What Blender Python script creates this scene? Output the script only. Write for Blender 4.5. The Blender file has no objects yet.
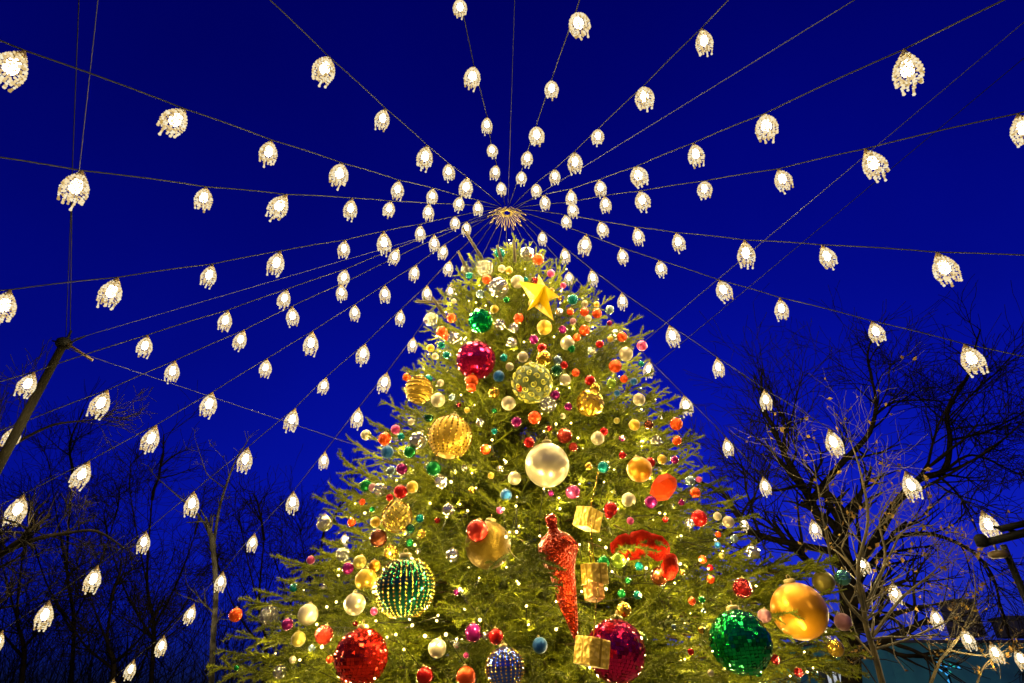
import bpy, bmesh, math, random
import numpy as np
from mathutils import Vector, Matrix
random.seed(7); rng = np.random.default_rng(7)
S = bpy.context.scene; COL = S.collection
PI = math.pi

# ------------------------------------------------------------------ camera
F, PITCH, EYE = 590.0, math.radians(32), np.array([0, 0, 1.6])
cd = bpy.data.cameras.new('camera'); cam = bpy.data.objects.new('camera', cd); COL.objects.link(cam)
cam.location = EYE; cam.rotation_euler = (PI/2 + PITCH, 0, 0)
cd.sensor_width = 36; cd.lens = F/1024*36; cd.clip_start = .05; cd.clip_end = 2000
S.camera = cam

def ray(px, py):
    x = (px-512)/F; y = -(py-341.5)/F
    return np.array([x, math.cos(PITCH)-y*math.sin(PITCH), math.sin(PITCH)+y*math.cos(PITCH)])
def at(px, py, depth):
    return EYE + ray(px, py)*depth
def project(p):
    q = np.asarray(p, float)-EYE
    d = q[..., 1]*math.cos(PITCH)+q[..., 2]*math.sin(PITCH)
    u = -q[..., 1]*math.sin(PITCH)+q[..., 2]*math.cos(PITCH)
    return 512+F*q[..., 0]/d, 341.5-F*u/d, d

# ------------------------------------------------------------------ materials
def mat(name, color, rough=.5, metal=0., emit=None, estr=0., noise=None, bump=None, coat=0., spec=.5, noemit_sample=False):
    m = bpy.data.materials.new(name); m.use_nodes = True
    nt = m.node_tree; b = nt.nodes['Principled BSDF']
    b.inputs['Base Color'].default_value = (*color, 1); b.inputs['Roughness'].default_value = rough
    b.inputs['Metallic'].default_value = metal; b.inputs['Coat Weight'].default_value = coat
    b.inputs['Specular IOR Level'].default_value = spec
    if emit:
        b.inputs['Emission Color'].default_value = (*emit, 1); b.inputs['Emission Strength'].default_value = estr
    if noise or bump:
        tc = nt.nodes.new('ShaderNodeTexCoord')
    if noise:   # (scale, colour2)
        n = nt.nodes.new('ShaderNodeTexNoise'); n.inputs['Scale'].default_value = noise[0]; n.inputs['Detail'].default_value = 4
        nt.links.new(tc.outputs['Object'], n.inputs['Vector'])
        r = nt.nodes.new('ShaderNodeValToRGB')
        r.color_ramp.elements[0].position = .38; r.color_ramp.elements[1].position = .62
        r.color_ramp.elements[0].color = (*color, 1); r.color_ramp.elements[1].color = (*noise[1], 1)
        nt.links.new(n.outputs['Fac'], r.inputs['Fac']); nt.links.new(r.outputs['Color'], b.inputs['Base Color'])
    if bump:    # (scale, strength, kind)
        if len(bump) > 2 and bump[2] == 'voronoi':
            n2 = nt.nodes.new('ShaderNodeTexVoronoi'); out = n2.outputs['Distance']
        else:
            n2 = nt.nodes.new('ShaderNodeTexNoise'); out = n2.outputs['Fac']
        n2.inputs['Scale'].default_value = bump[0]
        nt.links.new(tc.outputs['Object'], n2.inputs['Vector'])
        bn = nt.nodes.new('ShaderNodeBump'); bn.inputs['Strength'].default_value = bump[1]; bn.inputs['Distance'].default_value = .05
        nt.links.new(out, bn.inputs['Height']); nt.links.new(bn.outputs['Normal'], b.inputs['Normal'])
    if noemit_sample:
        m.cycles.emission_sampling = 'NONE'
    return m

# ------------------------------------------------------------------ mesh helpers
class MB:
    """collects shapes; build() links them as ONE mesh object"""
    def __init__(s): s.v = []; s.f = []; s.mi = []; s.sm = []; s.n = 0
    def add(s, v, f, mi=0, smooth=True):
        v = np.asarray(v, float).reshape(-1, 3); b = s.n
        s.v.append(v); s.n += len(v)
        for q in f: s.f.append([i+b for i in q]); s.mi.append(mi); s.sm.append(smooth)
        return s
    def tube(s, pts, rad, sides=6, mi=0, cap=True, smooth=True):
        pts = np.asarray(pts, float); n = len(pts)
        rad = np.full(n, rad) if np.isscalar(rad) else np.asarray(rad, float)
        t = np.gradient(pts, axis=0) if n > 2 else np.repeat((pts[1]-pts[0])[None], 2, 0)
        t /= np.linalg.norm(t, axis=1)[:, None]+1e-12
        ref = np.array([0, 0, 1.]) if abs(t[0][2]) < .9 else np.array([1., 0, 0])
        V = []
        a = np.arange(sides)*2*PI/sides
        u = np.cross(t[0], ref); u /= np.linalg.norm(u)
        for i in range(n):
            u = u-t[i]*(u@t[i]); u /= np.linalg.norm(u)+1e-12
            w = np.cross(t[i], u)
            V.append(pts[i]+rad[i]*(np.cos(a)[:, None]*u+np.sin(a)[:, None]*w))
        V = np.concatenate(V); fs = []
        for i in range(n-1):
            for k in range(sides):
                k2 = (k+1) % sides
                fs.append([i*sides+k, i*sides+k2, (i+1)*sides+k2, (i+1)*sides+k])
        if cap:
            fs.append(list(range(sides))[::-1]); fs.append([(n-1)*sides+k for k in range(sides)])
        return s.add(V, fs, mi, smooth)
    def lathe(s, prof, c=(0, 0, 0), seg=16, mi=0, smooth=True, axis=None):
        V = []; fs = []; n = len(prof)
        for r, z in prof:
            for k in range(seg):
                a = 2*PI*k/seg; V.append((r*math.cos(a), r*math.sin(a), z))
        for i in range(n-1):
            for k in range(seg):
                k2 = (k+1) % seg; fs.append([i*seg+k, i*seg+k2, (i+1)*seg+k2, (i+1)*seg+k])
        fs.append([k for k in range(seg)][::-1]); fs.append([(n-1)*seg+k for k in range(seg)])
        V = np.array(V)
        if axis is not None:
            q = Vector((0, 0, 1)).rotation_difference(Vector(axis)).to_matrix(); V = V @ np.array(q).T
        return s.add(V+np.asarray(c, float), fs, mi, smooth)
    def box(s, lo, hi, mi=0, R=None, c=(0, 0, 0)):
        x0, y0, z0 = lo; x1, y1, z1 = hi
        V = np.array([(x0, y0, z0), (x1, y0, z0), (x1, y1, z0), (x0, y1, z0), (x0, y0, z1), (x1, y0, z1), (x1, y1, z1), (x0, y1, z1)], float)
        if R is not None: V = V @ np.asarray(R).T
        return s.add(V+np.asarray(c, float), [[3, 2, 1, 0], [4, 5, 6, 7], [0, 1, 5, 4], [1, 2, 6, 5], [2, 3, 7, 6], [3, 0, 4, 7]], mi, False)
    def ball(s, c, r, seg=10, ring=6, mi=0, smooth=True):
        prof = [(max(1e-4, r*math.sin(PI*i/ring)), -r*math.cos(PI*i/ring)) for i in range(ring+1)]
        return s.lathe(prof, c, seg, mi, smooth)
    def bead(s, c, r, mi=0):
        V = np.array([(0, 0, 1), (.894, 0, .447), (.276, .851, .447), (-.724, .526, .447), (-.724, -.526, .447), (.276, -.851, .447),
                      (.724, .526, -.447), (-.276, .851, -.447), (-.894, 0, -.447), (-.276, -.851, -.447), (.724, -.526, -.447), (0, 0, -1)])
        fs = [[0, 1, 2], [0, 2, 3], [0, 3, 4], [0, 4, 5], [0, 5, 1], [1, 6, 2], [2, 6, 7], [2, 7, 3], [3, 7, 8], [3, 8, 4], [4, 8, 9], [4, 9, 5], [5, 9, 10], [5, 10, 1], [1, 10, 6], [11, 7, 6], [11, 8, 7], [11, 9, 8], [11, 10, 9], [11, 6, 10]]
        return s.add(V*r+np.asarray(c, float), fs, mi, True)
    def mesh(s, name, mats):
        me = bpy.data.meshes.new(name)
        me.from_pydata(np.concatenate(s.v).tolist(), [], s.f)
        for m in (mats if isinstance(mats, (list, tuple)) else [mats]): me.materials.append(m)
        me.polygons.foreach_set('material_index', s.mi); me.polygons.foreach_set('use_smooth', s.sm)
        me.update(); return me
    def build(s, name, mats, parent=None):
        return obj(name, s.mesh(name, mats), parent)

def obj(name, me, parent=None, loc=None, scale=None, rot=None):
    o = bpy.data.objects.new(name, me); COL.objects.link(o)
    if parent is not None: o.parent = parent
    if loc is not None: o.location = loc
    if scale is not None: o.scale = (scale,)*3 if np.isscalar(scale) else scale
    if rot is not None: o.rotation_euler = rot
    return o
def tag(o, label, cat, group=None, kind=None):
    if label: o['label'] = label
    if cat: o['category'] = cat
    if group: o['group'] = group
    if kind: o['kind'] = kind
    return o
def thing(name, label, cat, loc=(0, 0, 0), group=None):
    return tag(obj(name, None, None, loc), label, cat, group)

# ------------------------------------------------------------------ world
w = bpy.data.worlds.new('World'); S.world = w; w.use_nodes = True
nt = w.node_tree; bg = nt.nodes['Background']
sky = nt.nodes.new('ShaderNodeTexSky'); sky.sky_type = 'NISHITA'; sky.sun_disc = False
sky.sun_elevation = math.radians(1.5); sky.sun_rotation = math.radians(20); sky.altitude = 100
mx = nt.nodes.new('ShaderNodeMix'); mx.data_type = 'RGBA'; mx.blend_type = 'MULTIPLY'; mx.inputs['Factor'].default_value = 1
mx.inputs[7].default_value = (.004, .012, 1.0, 1)      # deep blue-hour tint of the air
tcw = nt.nodes.new('ShaderNodeTexCoord'); sx = nt.nodes.new('ShaderNodeSeparateXYZ'); nt.links.new(tcw.outputs['Generated'], sx.inputs[0])
rw = nt.nodes.new('ShaderNodeValToRGB'); ew = rw.color_ramp.elements; nt.links.new(sx.outputs['Z'], rw.inputs['Fac'])
ew[0].position = 0; ew[0].color = (.0048, .019, .96, 1); ew[1].position = .9; ew[1].color = (.0011, .0048, .74, 1)
nz = nt.nodes.new('ShaderNodeTexNoise'); nz.inputs['Scale'].default_value = 2.2; nz.inputs['Detail'].default_value = 5; nt.links.new(tcw.outputs['Generated'], nz.inputs['Vector'])
mr = nt.nodes.new('ShaderNodeMapRange'); mr.inputs[3].default_value = .78; mr.inputs[4].default_value = 1.22; nt.links.new(nz.outputs['Fac'], mr.inputs[0])
m2 = nt.nodes.new('ShaderNodeMix'); m2.data_type = 'RGBA'; m2.blend_type = 'MULTIPLY'; m2.inputs['Factor'].default_value = 1
nt.links.new(rw.outputs['Color'], m2.inputs[6]); nt.links.new(mr.outputs[0], m2.inputs[7]); nt.links.new(m2.outputs[2], mx.inputs[7])
nt.links.new(sky.outputs[0], mx.inputs[6]); nt.links.new(mx.outputs[2], bg.inputs['Color'])
bg.inputs['Strength'].default_value = .30
S.view_settings.view_transform = 'Standard'; S.view_settings.look = 'None'; S.view_settings.exposure = 0; S.view_settings.gamma = 1
S.cycles.use_denoising = True; S.cycles.max_bounces = 5; S.cycles.diffuse_bounces = 2; S.cycles.glossy_bounces = 3
S.cycles.sample_clamp_indirect = 4; S.cycles.caustics_reflective = False; S.cycles.caustics_refractive = False

# ------------------------------------------------------------------ palette
M = {}
M['bark'] = mat('bark', (.10, .065, .035), .9, noise=(9, (.05, .035, .02)), bump=(30, .6))
M['dark_bark'] = mat('dark_bark', (.004, .0035, .003), .95, noise=(3, (.008, .006, .004)), spec=.03)
M['pale_bark'] = mat('pale_bark', (.022, .021, .020), .85, noise=(6, (.006, .0055, .005)), spec=.03)
M['warm_bark'] = mat('warm_bark', (.045, .031, .007), .85, noise=(6, (.012, .009, .003)))
M['twig'] = mat('twig', (.045, .032, .010), .9, spec=.05)
M['leaf'] = mat('leaf', (.13, .085, .015), .7, noise=(3, (.08, .04, .01)), spec=.1)
M['cable'] = mat('cable', (.007, .0068, .0045), .7, spec=.06)
M['wire'] = mat('wire', (.022, .022, .024), .6, spec=.06)
M['brass'] = mat('brass', (.26, .20, .06), .42, metal=.5)
M['bronze'] = mat('bronze', (.07, .045, .015), .5, metal=.4)
bm_ = bpy.data.materials.new('bead'); bm_.use_nodes = True; nt = bm_.node_tree; nt.nodes.remove(nt.nodes['Principled BSDF'])
ge = nt.nodes.new('ShaderNodeNewGeometry'); rp = nt.nodes.new('ShaderNodeValToRGB'); em = nt.nodes.new('ShaderNodeEmission')
rp.color_ramp.elements[0].color = (.50, .31, .08, 1); rp.color_ramp.elements[1].color = (1, .92, .66, 1)
q_ = rp.color_ramp.elements.new(.45); q_.color = (.95, .70, .33, 1)
nt.links.new(ge.outputs['Random Per Island'], rp.inputs['Fac']); nt.links.new(rp.outputs['Color'], em.inputs['Color']); em.inputs['Strength'].default_value = 1.0  # bulb light in the glass beads is put in as their own emission
nt.links.new(em.outputs[0], nt.nodes['Material Output'].inputs['Surface']); bm_.cycles.emission_sampling = 'NONE'; M['bead'] = bm_
M['bulb'] = mat('bulb', (1, .95, .8), .4, emit=(1, .90, .68), estr=10, noemit_sample=True)
M['fairy'] = mat('fairy_bulb', (.3, .25, .1), .4, emit=(1, .84, .40), estr=1.3, noemit_sample=True)
fairy_l = bpy.data.lights.new('fairy_glow', 'POINT'); fairy_l.energy = 7.0; fairy_l.color = (1, .76, .30); fairy_l.shadow_soft_size = .012
M['pole'] = mat('pole_paint', (.0035, .003, .0012), .8, noise=(4, (.002, .0016, .001)), spec=.03)
M['black_metal'] = mat('black_metal', (.003, .003, .003), .6, spec=.03)
M['ground'] = mat('paving', (.12, .115, .11), .9, noise=(1.2, (.09, .085, .08)))

# needles: clumps of darker and lighter growth, each needle a little different
nm = bpy.data.materials.new('needles'); nm.use_nodes = True; nt = nm.node_tree; b = nt.nodes['Principled BSDF']
tc = nt.nodes.new('ShaderNodeTexCoord'); n1 = nt.nodes.new('ShaderNodeTexNoise'); n1.inputs['Scale'].default_value = 2.6; n1.inputs['Detail'].default_value = 6
nt.links.new(tc.outputs['Object'], n1.inputs['Vector'])
rp = nt.nodes.new('ShaderNodeValToRGB'); e = rp.color_ramp.elements
e[0].position = .36; e[1].position = .66; e[0].color = (.032, .040, .0015, 1); e[1].color = (.128, .142, .0032, 1)
nt.links.new(n1.outputs['Fac'], rp.inputs['Fac']); nt.links.new(rp.outputs['Color'], b.inputs['Base Color'])
b.inputs['Roughness'].default_value = .6; b.inputs['Specular IOR Level'].default_value = .08
M['needles'] = nm

# ------------------------------------------------------------------ ground
mb = MB(); mb.add([(-600, -600, 0), (600, -600, 0), (600, 600, 0), (-600, 600, 0)], [[0, 1, 2, 3]], 0, False)
tag(mb.build('ground', M['ground']), 'dark paved plaza under the tree', None, kind='structure')

# ------------------------------------------------------------------ tree envelope
AX = np.array([0.0, 9.0])
edge_y = np.array([247, 255, 270, 300, 330, 360, 400, 430, 460, 500, 530, 560, 600, 640, 683.])
edge_l = np.array([505, 482, 462, 432, 426, 414, 398, 380, 360, 332, 316, 302, 268, 248, 215.])
edge_r = np.array([522, 543, 560, 598, 630, 648, 670, 688, 698, 726, 738, 762, 815, 848, 866.])
ZK = np.array([-.2, .6, 1.4, 2.2, 3.0, 3.8, 4.6, 5.4, 6.2, 7.0, 7.7, 8.3, 8.8, 9.2, 9.45])
RL = np.interp(ZK, [0, 9.45], [3.7, .15]); RR = RL.copy()
def envelope(z, ph):
    l = np.interp(z, ZK, RL); r = np.interp(z, ZK, RR); c = .5+.5*np.cos(ph)
    return l+(r-l)*c
zz = np.linspace(-.2, 9.45, 300); pp = np.linspace(-PI, PI, 181)
ZZ, PP = np.meshgrid(zz, pp, indexing='ij')
for it in range(60):      # make the envelope's outline agree with the tree's width at every height
    RRR = envelope(ZZ, PP)
    P3 = np.stack([AX[0]+RRR*np.cos(PP), AX[1]+RRR*np.sin(PP), ZZ], -1)
    u, v, dd = project(P3)
    gl = np.ones(len(ZK)); gr = np.ones(len(ZK))
    il = u.argmin(1); ir = u.argmax(1); ar = np.arange(len(zz))
    tl = (512-np.interp(v[ar, il], edge_y, edge_l))/(512-u[ar, il]); tr = (np.interp(v[ar, ir], edge_y, edge_r)-512)/(u[ar, ir]-512)
    for k in range(len(ZK)):
        j = np.abs(zz-ZK[k]).argmin(); gl[k] = tl[j]; gr[k] = tr[j]
    RL *= np.clip(gl, .8, 1.25)**.5; RR *= np.clip(gr, .8, 1.25)**.5
    RL[:2] = RL[2]*1.02; RR[:2] = RR[2]*1.02
print('RL', RL.round(2), 'RR', RR.round(2))

def hit(px, py):
    """where the sight line meets the tree's envelope (or, beside it, passes closest)"""
    d = ray(px, py); ts = np.arange(3.5, 15, .02)
    q = EYE+d*ts[:, None]; dx = q[:, 0]-AX[0]; dy = q[:, 1]-AX[1]
    r = np.hypot(dx, dy); e = envelope(q[:, 2], np.arctan2(dy, dx)); e = np.where(q[:, 2] > 9.6, .05, e)
    g = r-e; inside = np.where(g < 0)[0]
    if len(inside): return ts[inside[0]], True
    return ts[g.argmin()], False

# ------------------------------------------------------------------ ornaments: where they hang (pixels of the photograph give the direction, the tree gives the distance)
ORN = []
def lst(ox, oy, sc, items):
    for x, y, r, k in items: ORN.append((ox+x/sc, oy+y/sc, r/sc, k))
lst(400, 240, 4.555, [(452,62,28,'teal'),(580,64,34,'silver'),(630,88,28,'orange'),(297,128,20,'wire'),(315,162,18,'teal'),(388,130,38,'wire'),(463,130,18,'cream'),(497,138,18,'goldm'),
 (395,180,22,'orange'),(450,215,50,'silver'),(535,190,32,'cream'),(573,178,12,'teal'),(365,245,20,'steel'),(687,152,19,'pink'),(485,272,16,'green'),(787,272,27,'teal'),(430,315,20,'goldm'),
 (234,355,24,'orange'),(541,357,25,'orange'),(140,362,30,'wire'),(455,385,28,'silver'),(517,402,25,'silver'),(190,420,28,'orange'),(213,442,17,'orange'),(247,448,32,'silver'),(508,468,27,'silver'),
 (658,398,37,'goldm'),(610,453,24,'purple'),(741,408,20,'purple'),(647,492,24,'red'),(725,330,20,'silver'),(842,290,16,'cream'),(895,293,14,'goldm'),(840,328,22,'orange'),(897,335,24,'orange'),
 (955,318,22,'steel'),(858,357,16,'cream'),(788,370,16,'mauve'),(840,412,27,'orange'),(806,444,19,'orange'),(762,470,34,'cream'),(560,533,26,'cream'),(655,540,38,'gold'),(718,548,24,'steel'),(747,570,20,'red'),
 (212,523,20,'teal'),(160,530,16,'cream'),(500,577,20,'cream'),(450,620,28,'blue'),(327,640,32,'orange'),(325,672,24,'orange'),(800,605,20,'orange'),(752,637,28,'cream'),(865,640,26,'red'),(980,575,32,'orange'),
 (555,670,28,'orange'),(30,625,20,'orange'),(128,633,22,'teal'),(780,495,20,'green')])
lst(512, 342, 4, [(440,-20,22,'orange'),(455,48,30,'cream'),(520,15,22,'pink'),(178,112,25,'dkgreen'),(332,184,22,'gold'),(398,165,22,'lime'),(448,148,17,'orange'),(487,158,16,'blue'),(508,230,26,'cream'),(172,212,22,'purple'),
 (145,250,32,'wire'),(420,205,14,'blue'),(90,302,28,'orange'),(18,320,23,'purple'),(490,332,24,'goldm'),(547,330,20,'brown'),(657,328,27,'orange'),(660,395,20,'orange'),(578,395,22,'wire'),(342,385,28,'cream'),
 (367,358,18,'red'),(210,375,32,'redg'),(68,402,23,'red'),(365,500,25,'teal'),(600,470,20,'goldm'),(552,482,22,'red'),(243,600,30,'pinkr'),(467,632,30,'cream'),(555,640,27,'purple'),(733,603,22,'orange'),(712,555,22,'steel'),
 (748,550,13,'pink'),(395,668,30,'red'),(678,642,14,'purple'),(10,545,28,'cream'),(-24,612,25,'blue'),(245,420,20,'redg')])
lst(256, 342, 4, [(728,232,30,'cream'),(952,203,25,'gold'),(1010,245,30,'cream'),(690,300,22,'dkgreen'),(620,320,14,'cream'),(440,372,22,'cream'),(515,388,28,'orange'),(558,350,20,'pink'),(580,378,16,'teal'),(648,395,38,'silver'),
 (525,440,27,'blue'),(615,440,26,'green'),(710,505,33,'green'),(540,515,20,'steel'),(583,508,25,'purple'),(918,430,22,'orange'),(440,575,27,'green'),(467,582,18,'mauve'),(498,590,29,'silver'),(578,600,30,'red'),(535,622,16,'red'),
 (625,580,25,'goldm'),(740,560,28,'silver'),(425,640,14,'orange'),(770,672,27,'silver')])
lst(256, 512, 4, [(275,45,34,'silver'),(382,42,18,'orange'),(478,40,22,'goldm'),(490,105,38,'brown'),(655,25,18,'teal'),(617,66,20,'dkgreen'),(885,75,47,'redb'),(785,172,28,'silver'),(345,170,26,'wire'),(415,200,28,'olive'),(368,225,25,'purple'),
 (475,215,24,'amber'),(540,160,30,'gold'),(440,272,46,'goldm'),(395,368,45,'cream'),(208,410,42,'cream'),(52,415,36,'wire'),(125,450,25,'purple'),(170,508,30,'olive'),(272,492,38,'redg'),(295,590,16,'orange'),(725,545,38,'cream'),
 (870,483,38,'purple'),(960,498,32,'red'),(918,490,20,'silver'),(675,655,36,'red'),(840,660,42,'orange'),(95,640,25,'wire')])
lst(0, 512, 4, [(943, 412, 28, 'orange')])
lst(512, 512, 4, [(388,10,18,'red'),(748,25,35,'red'),(865,40,24,'cream'),(368,198,25,'green'),(425,195,33,'lime'),(205,255,28,'blue'),(825,90,13,'orange'),(823,132,14,'blue'),(763,190,17,'orange'),(795,270,17,'orange'),(710,45,20,'silver'),
 (965,160,28,'silver'),(922,305,40,'redd'),(448,392,32,'gold'),(512,508,30,'lime'),(112,533,32,'blue'),(1010,415,28,'mauve'),(590,258,38,'brown'),(765,395,10,'steel')])
lst(768, 512, 4, [(222,280,45,'olive'),(298,262,32,'teals'),(300,440,35,'mauve'),(270,545,34,'gold'),(30,590,20,'redd')])
# the large ones: px, py, radius, kind, label
BIG = [(480.5,321,12.2,'b_green','emerald green mirrored bauble near the tip, left of the yellow star'),
 (476,360,19.5,'b_magenta','magenta mirrored ball with rows of sparkles, below the small emerald bauble'),
 (532,383,20,'b_swirl','pale green ball covered in raised gold curls, right of the magenta mirrored ball'),
 (590,403,13.5,'b_gold','gold mirrored ball with amber glints under a smaller gold bauble'),
 (450,437,21.5,'b_golddot','large gold ball covered with vertical rows of bright dots'),
 (419,390,14,'b_goldring','gold ringed ball half buried at the left edge of the tree'),
 (547,465,22,'b_pearl','largest cream pearl ball at the centre of the tree'),
 (639.5,469.5,12.5,'b_amber','plain amber yellow ball beside the orange red crumpled block'),
 (397,517,15,'b_lattice','gold lattice ball above the large green dotted mirror ball'),
 (488,545,23,'b_olive','dull gold ball half hidden behind the round red bauble'),
 (405,588,29,'b_greendot','large green mirrored ball wrapped in rows of gold dots'),
 (361,657,26,'b_red','large red glittering mirror ball at the lower left of the tree'),
 (616,651,29,'b_crimson','large crimson mirrored ball behind the hanging gold gift box'),
 (740.5,642,29.5,'b_emerald','largest emerald mirrored ball, low on the right of the tree'),
 (799,611,26.5,'b_orangegold','largest plain orange gold ball, low at the right edge of the tree'),
 (505,668,19,'b_bluegold','gold mirrored ball with blue and silver dotted band at the bottom')]
rs_ = random.Random(21); kinds_ = ['orange', 'red', 'gold', 'goldm', 'silver', 'purple', 'teal', 'cream', 'wire', 'green', 'steel', 'olive', 'redd', 'pink']; n_x = 0
while n_x < 75:
    yy = rs_.uniform(262, 675); x0_, x1_ = np.interp(yy, edge_y, edge_l), np.interp(yy, edge_y, edge_r); xx = rs_.uniform(x0_+8, x1_-8)
    if min(math.hypot(xx-o[0], yy-o[1])-o[2] for o in ORN+BIG) < 6 or (500 < xx < 620 and 500 < yy): continue
    ORN.append((xx, yy, rs_.uniform(2.6, 4.6), rs_.choice(kinds_))); n_x += 1
orn3 = []           # (centre, radius, kind, px, py, missed)
def place(px, py, r, out=.35):
    t, ok = hit(px, py)
    R3 = r*t/F
    t2 = t-R3*out if ok else t
    return EYE+ray(px, py)*t2, r*t2/F, ok, t2
for (px, py, r, k) in ORN:
    c, R3, ok, t = place(px, py, r*.94, .25 if r > 5 else -.3); orn3.append((c, R3, k, px, py, ok, None))
for (px, py, r, k, lab) in BIG:
    c, R3, ok, t = place(px, py, r, {'b_olive': -1.3, 'b_swirl': -.2, 'b_goldring': -.1}.get(k, .30)); orn3.append((c, R3, k, px, py, ok, lab))
# other hanging shapes that the needles must leave room for
STAR = at(539.5, 296, hit(539.5, 294)[0]-.10); STAR2 = at(537, 274, hit(537, 276)[0]-.10)
BOXES = [(588, 519, 12, 'textured gold gift box above the two stacked boxes'), (594.5, 574, 12, 'gold gift box hanging above the amber box'),
         (594, 592, 9, 'amber gift box hanging under the gold box'), (592, 652, 15.5, 'largest gold gift box hanging in front of the crimson mirrored ball')]
box3 = []
for bx, by, br, bl in BOXES:
    t = hit(bx, by)[0]-.25-.012*br; box3.append((at(bx, by, t), br*t/F, bl))
t_d = hit(563, 560)[0]-.30
drop_top = at(551, 519, t_d+.12); drop_tip = at(577, 644, t_d-.03)
FAB = [(628, 551, 15, -.55), (641, 548, 17, .05), (650, 551, 13, .6), (637, 553, 13, -.2)]

# ------------------------------------------------------------------ the big fir
def branch_template(L, seed):
    g = np.random.default_rng(seed)
    segs = []      # (p0, p1)  twig pieces that carry needles
    stems = []
    n = 10; s = np.linspace(0, 1, n)
    sag = g.uniform(-.10, .02)
    main = np.stack([s*L, .03*L*np.sin(s*5+g.uniform(0, 6)), L*(sag*s + (.10-sag*.4)*s**2.2)], 1)
    stems.append((main, np.linspace(.008*L+.003, .003, n)))
    def along(u):
        i = min(int(u*(n-1)), n-2); f = u*(n-1)-i
        return main[i]*(1-f)+main[i+1]*f, (main[i+1]-main[i])/np.linalg.norm(main[i+1]-main[i])
    segs.append((main[3:], 1.0))
    side = 1; u = .18
    while u < .97:
        p, t = along(u); side = -side
        ang = g.uniform(.55, 1.25); lat = np.array([-t[1], t[0], 0]); up = g.normal(.05, .32)
        d = t*math.cos(ang)+lat*side*math.sin(ang)+np.array([0, 0, up]); d /= np.linalg.norm(d)
        tl = (.34*L*(1-u)**.8+.07)*g.uniform(.6, 1.2)
        m = 5; q = np.linspace(0, 1, m)[:, None]
        bend = t*.25+np.array([0, 0, -.14+g.normal(0, .06)])
        tw = p+d*q*tl+bend*tl*q**2
        segs.append((tw, 1.)); stems.append((tw, np.linspace(.006, .002, m)))
        k = .25
        s2 = side
        while tl > .16 and k < .9:
            i = min(int(k*(m-1)), m-2); pp_ = tw[i]*(1-(k*(m-1)-i))+tw[i+1]*(k*(m-1)-i)
            dt = tw[i+1]-tw[i]; dt /= np.linalg.norm(dt); lat2 = np.array([-dt[1], dt[0], 0]); s2 = -s2
            d2 = dt*.65+lat2*s2*.75+np.array([0, 0, g.normal(.05, .32)]); d2 /= np.linalg.norm(d2)
            l2 = (.34*tl*(1-k)+.055)*g.uniform(.7, 1.1)
            t2 = np.stack([pp_, pp_+d2*l2*.5, pp_+d2*l2+dt*l2*.15+np.array([0, 0, -.05*l2])])
            segs.append((t2, 1.)); stems.append((t2, np.array([.004, .003, .0015])))
            k += .105/tl*g.uniform(.8, 1.3)
        u += .105/L*g.uniform(.8, 1.25)
    V = []
    for pts, _ in segs:
        seg = np.diff(pts, axis=0); ln = np.linalg.norm(seg, axis=1); tot = ln.sum()
        nn = max(6, int(tot*330))
        x = np.sort(g.uniform(0, tot, nn)); cum = np.concatenate([[0], np.cumsum(ln)])
        i = np.clip(np.searchsorted(cum, x)-1, 0, len(ln)-1); f = ((x-cum[i])/ln[i])[:, None]
        base = pts[i]+seg[i]*f; t = seg[i]/ln[i][:, None]
        rnd = g.normal(size=(nn, 3)); rnd[:, 2] += .35; rnd -= t*(rnd*t).sum(1)[:, None]; rnd /= np.linalg.norm(rnd, axis=1)[:, None]
        dr = t*g.uniform(.35, 1.1, (nn, 1))+rnd; dr /= np.linalg.norm(dr, axis=1)[:, None]
        wv = np.cross(dr, g.normal(size=(nn, 3))); wv /= np.linalg.norm(wv, axis=1)[:, None]
        le = g.uniform(.028, .050, (nn, 1)); wd = .0044
        V.append(np.stack([base-wv*wd, base+wv*wd, base+dr*le], 1))
    needles = np.concatenate(V)            # (n,3,3)
    mb = MB()
    for pts, r in stems: mb.tube(pts, r, 3, cap=False)
    n_bare = len(mb.f)
    for pts, _ in segs:       # the close inner needles make every twig a solid brush
        m = len(pts); rr = .0115*np.linspace(1, .6, m); rr[0] = .008; mb.tube(pts, rr*g.uniform(.85, 1.15), 5)
        mb.f = [q for q in mb.f if len(q) == 4]
    return needles.astype(np.float32), np.concatenate(mb.v).astype(np.float32), np.array(mb.f, np.int32), n_bare
LENS = [.35, .6, .9, 1.3, 1.7]
TPL = {L: [branch_template(L, 100*i+j) for j in range(5)] for i, L in enumerate(LENS)}
print('needles per template', {L: len(TPL[L][0][0]) for L in LENS})
specs = []      # tip, root
def add_branch(tip, root, roll=0.): specs.append((np.array(tip), np.array(root), roll))
ga = 2.39996; k = 0; z = .55
zs = []
while z < 9.35:
    r = .5*(np.interp(z, ZK, RL)+np.interp(z, ZK, RR)); zs.append(z)
    z += .0080/max(.45, r/2.2)
for z in zs:
    k += 1; ph = (k*ga+rng.normal(0, .15)+PI) % (2*PI)-PI
    if ph > .55 and ph < PI-.55 and rng.random() < .6: continue      # thinner on the far side
    R = envelope(z, ph)
    f = rng.choice([.52, .76, .91, 1.0], p=[.24, .27, .30, .19])*rng.uniform(.95, 1.04)
    rt = R*f
    tilt = np.interp(z, [0, 3, 6, 9], [-.22, -.05, .22, .75])+rng.normal(0, .13)
    L = min(1.75, .45*R+.28)*rng.uniform(.85, 1.1)
    tip = np.array([AX[0]+rt*math.cos(ph), AX[1]+rt*math.sin(ph), z])
    a2 = ph+rng.normal(0, .22)
    root = tip-L*np.array([math.cos(a2)*math.cos(tilt), math.sin(a2)*math.cos(tilt), math.sin(tilt)])
    add_branch(tip, root, rng.normal(0, .3))
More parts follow.
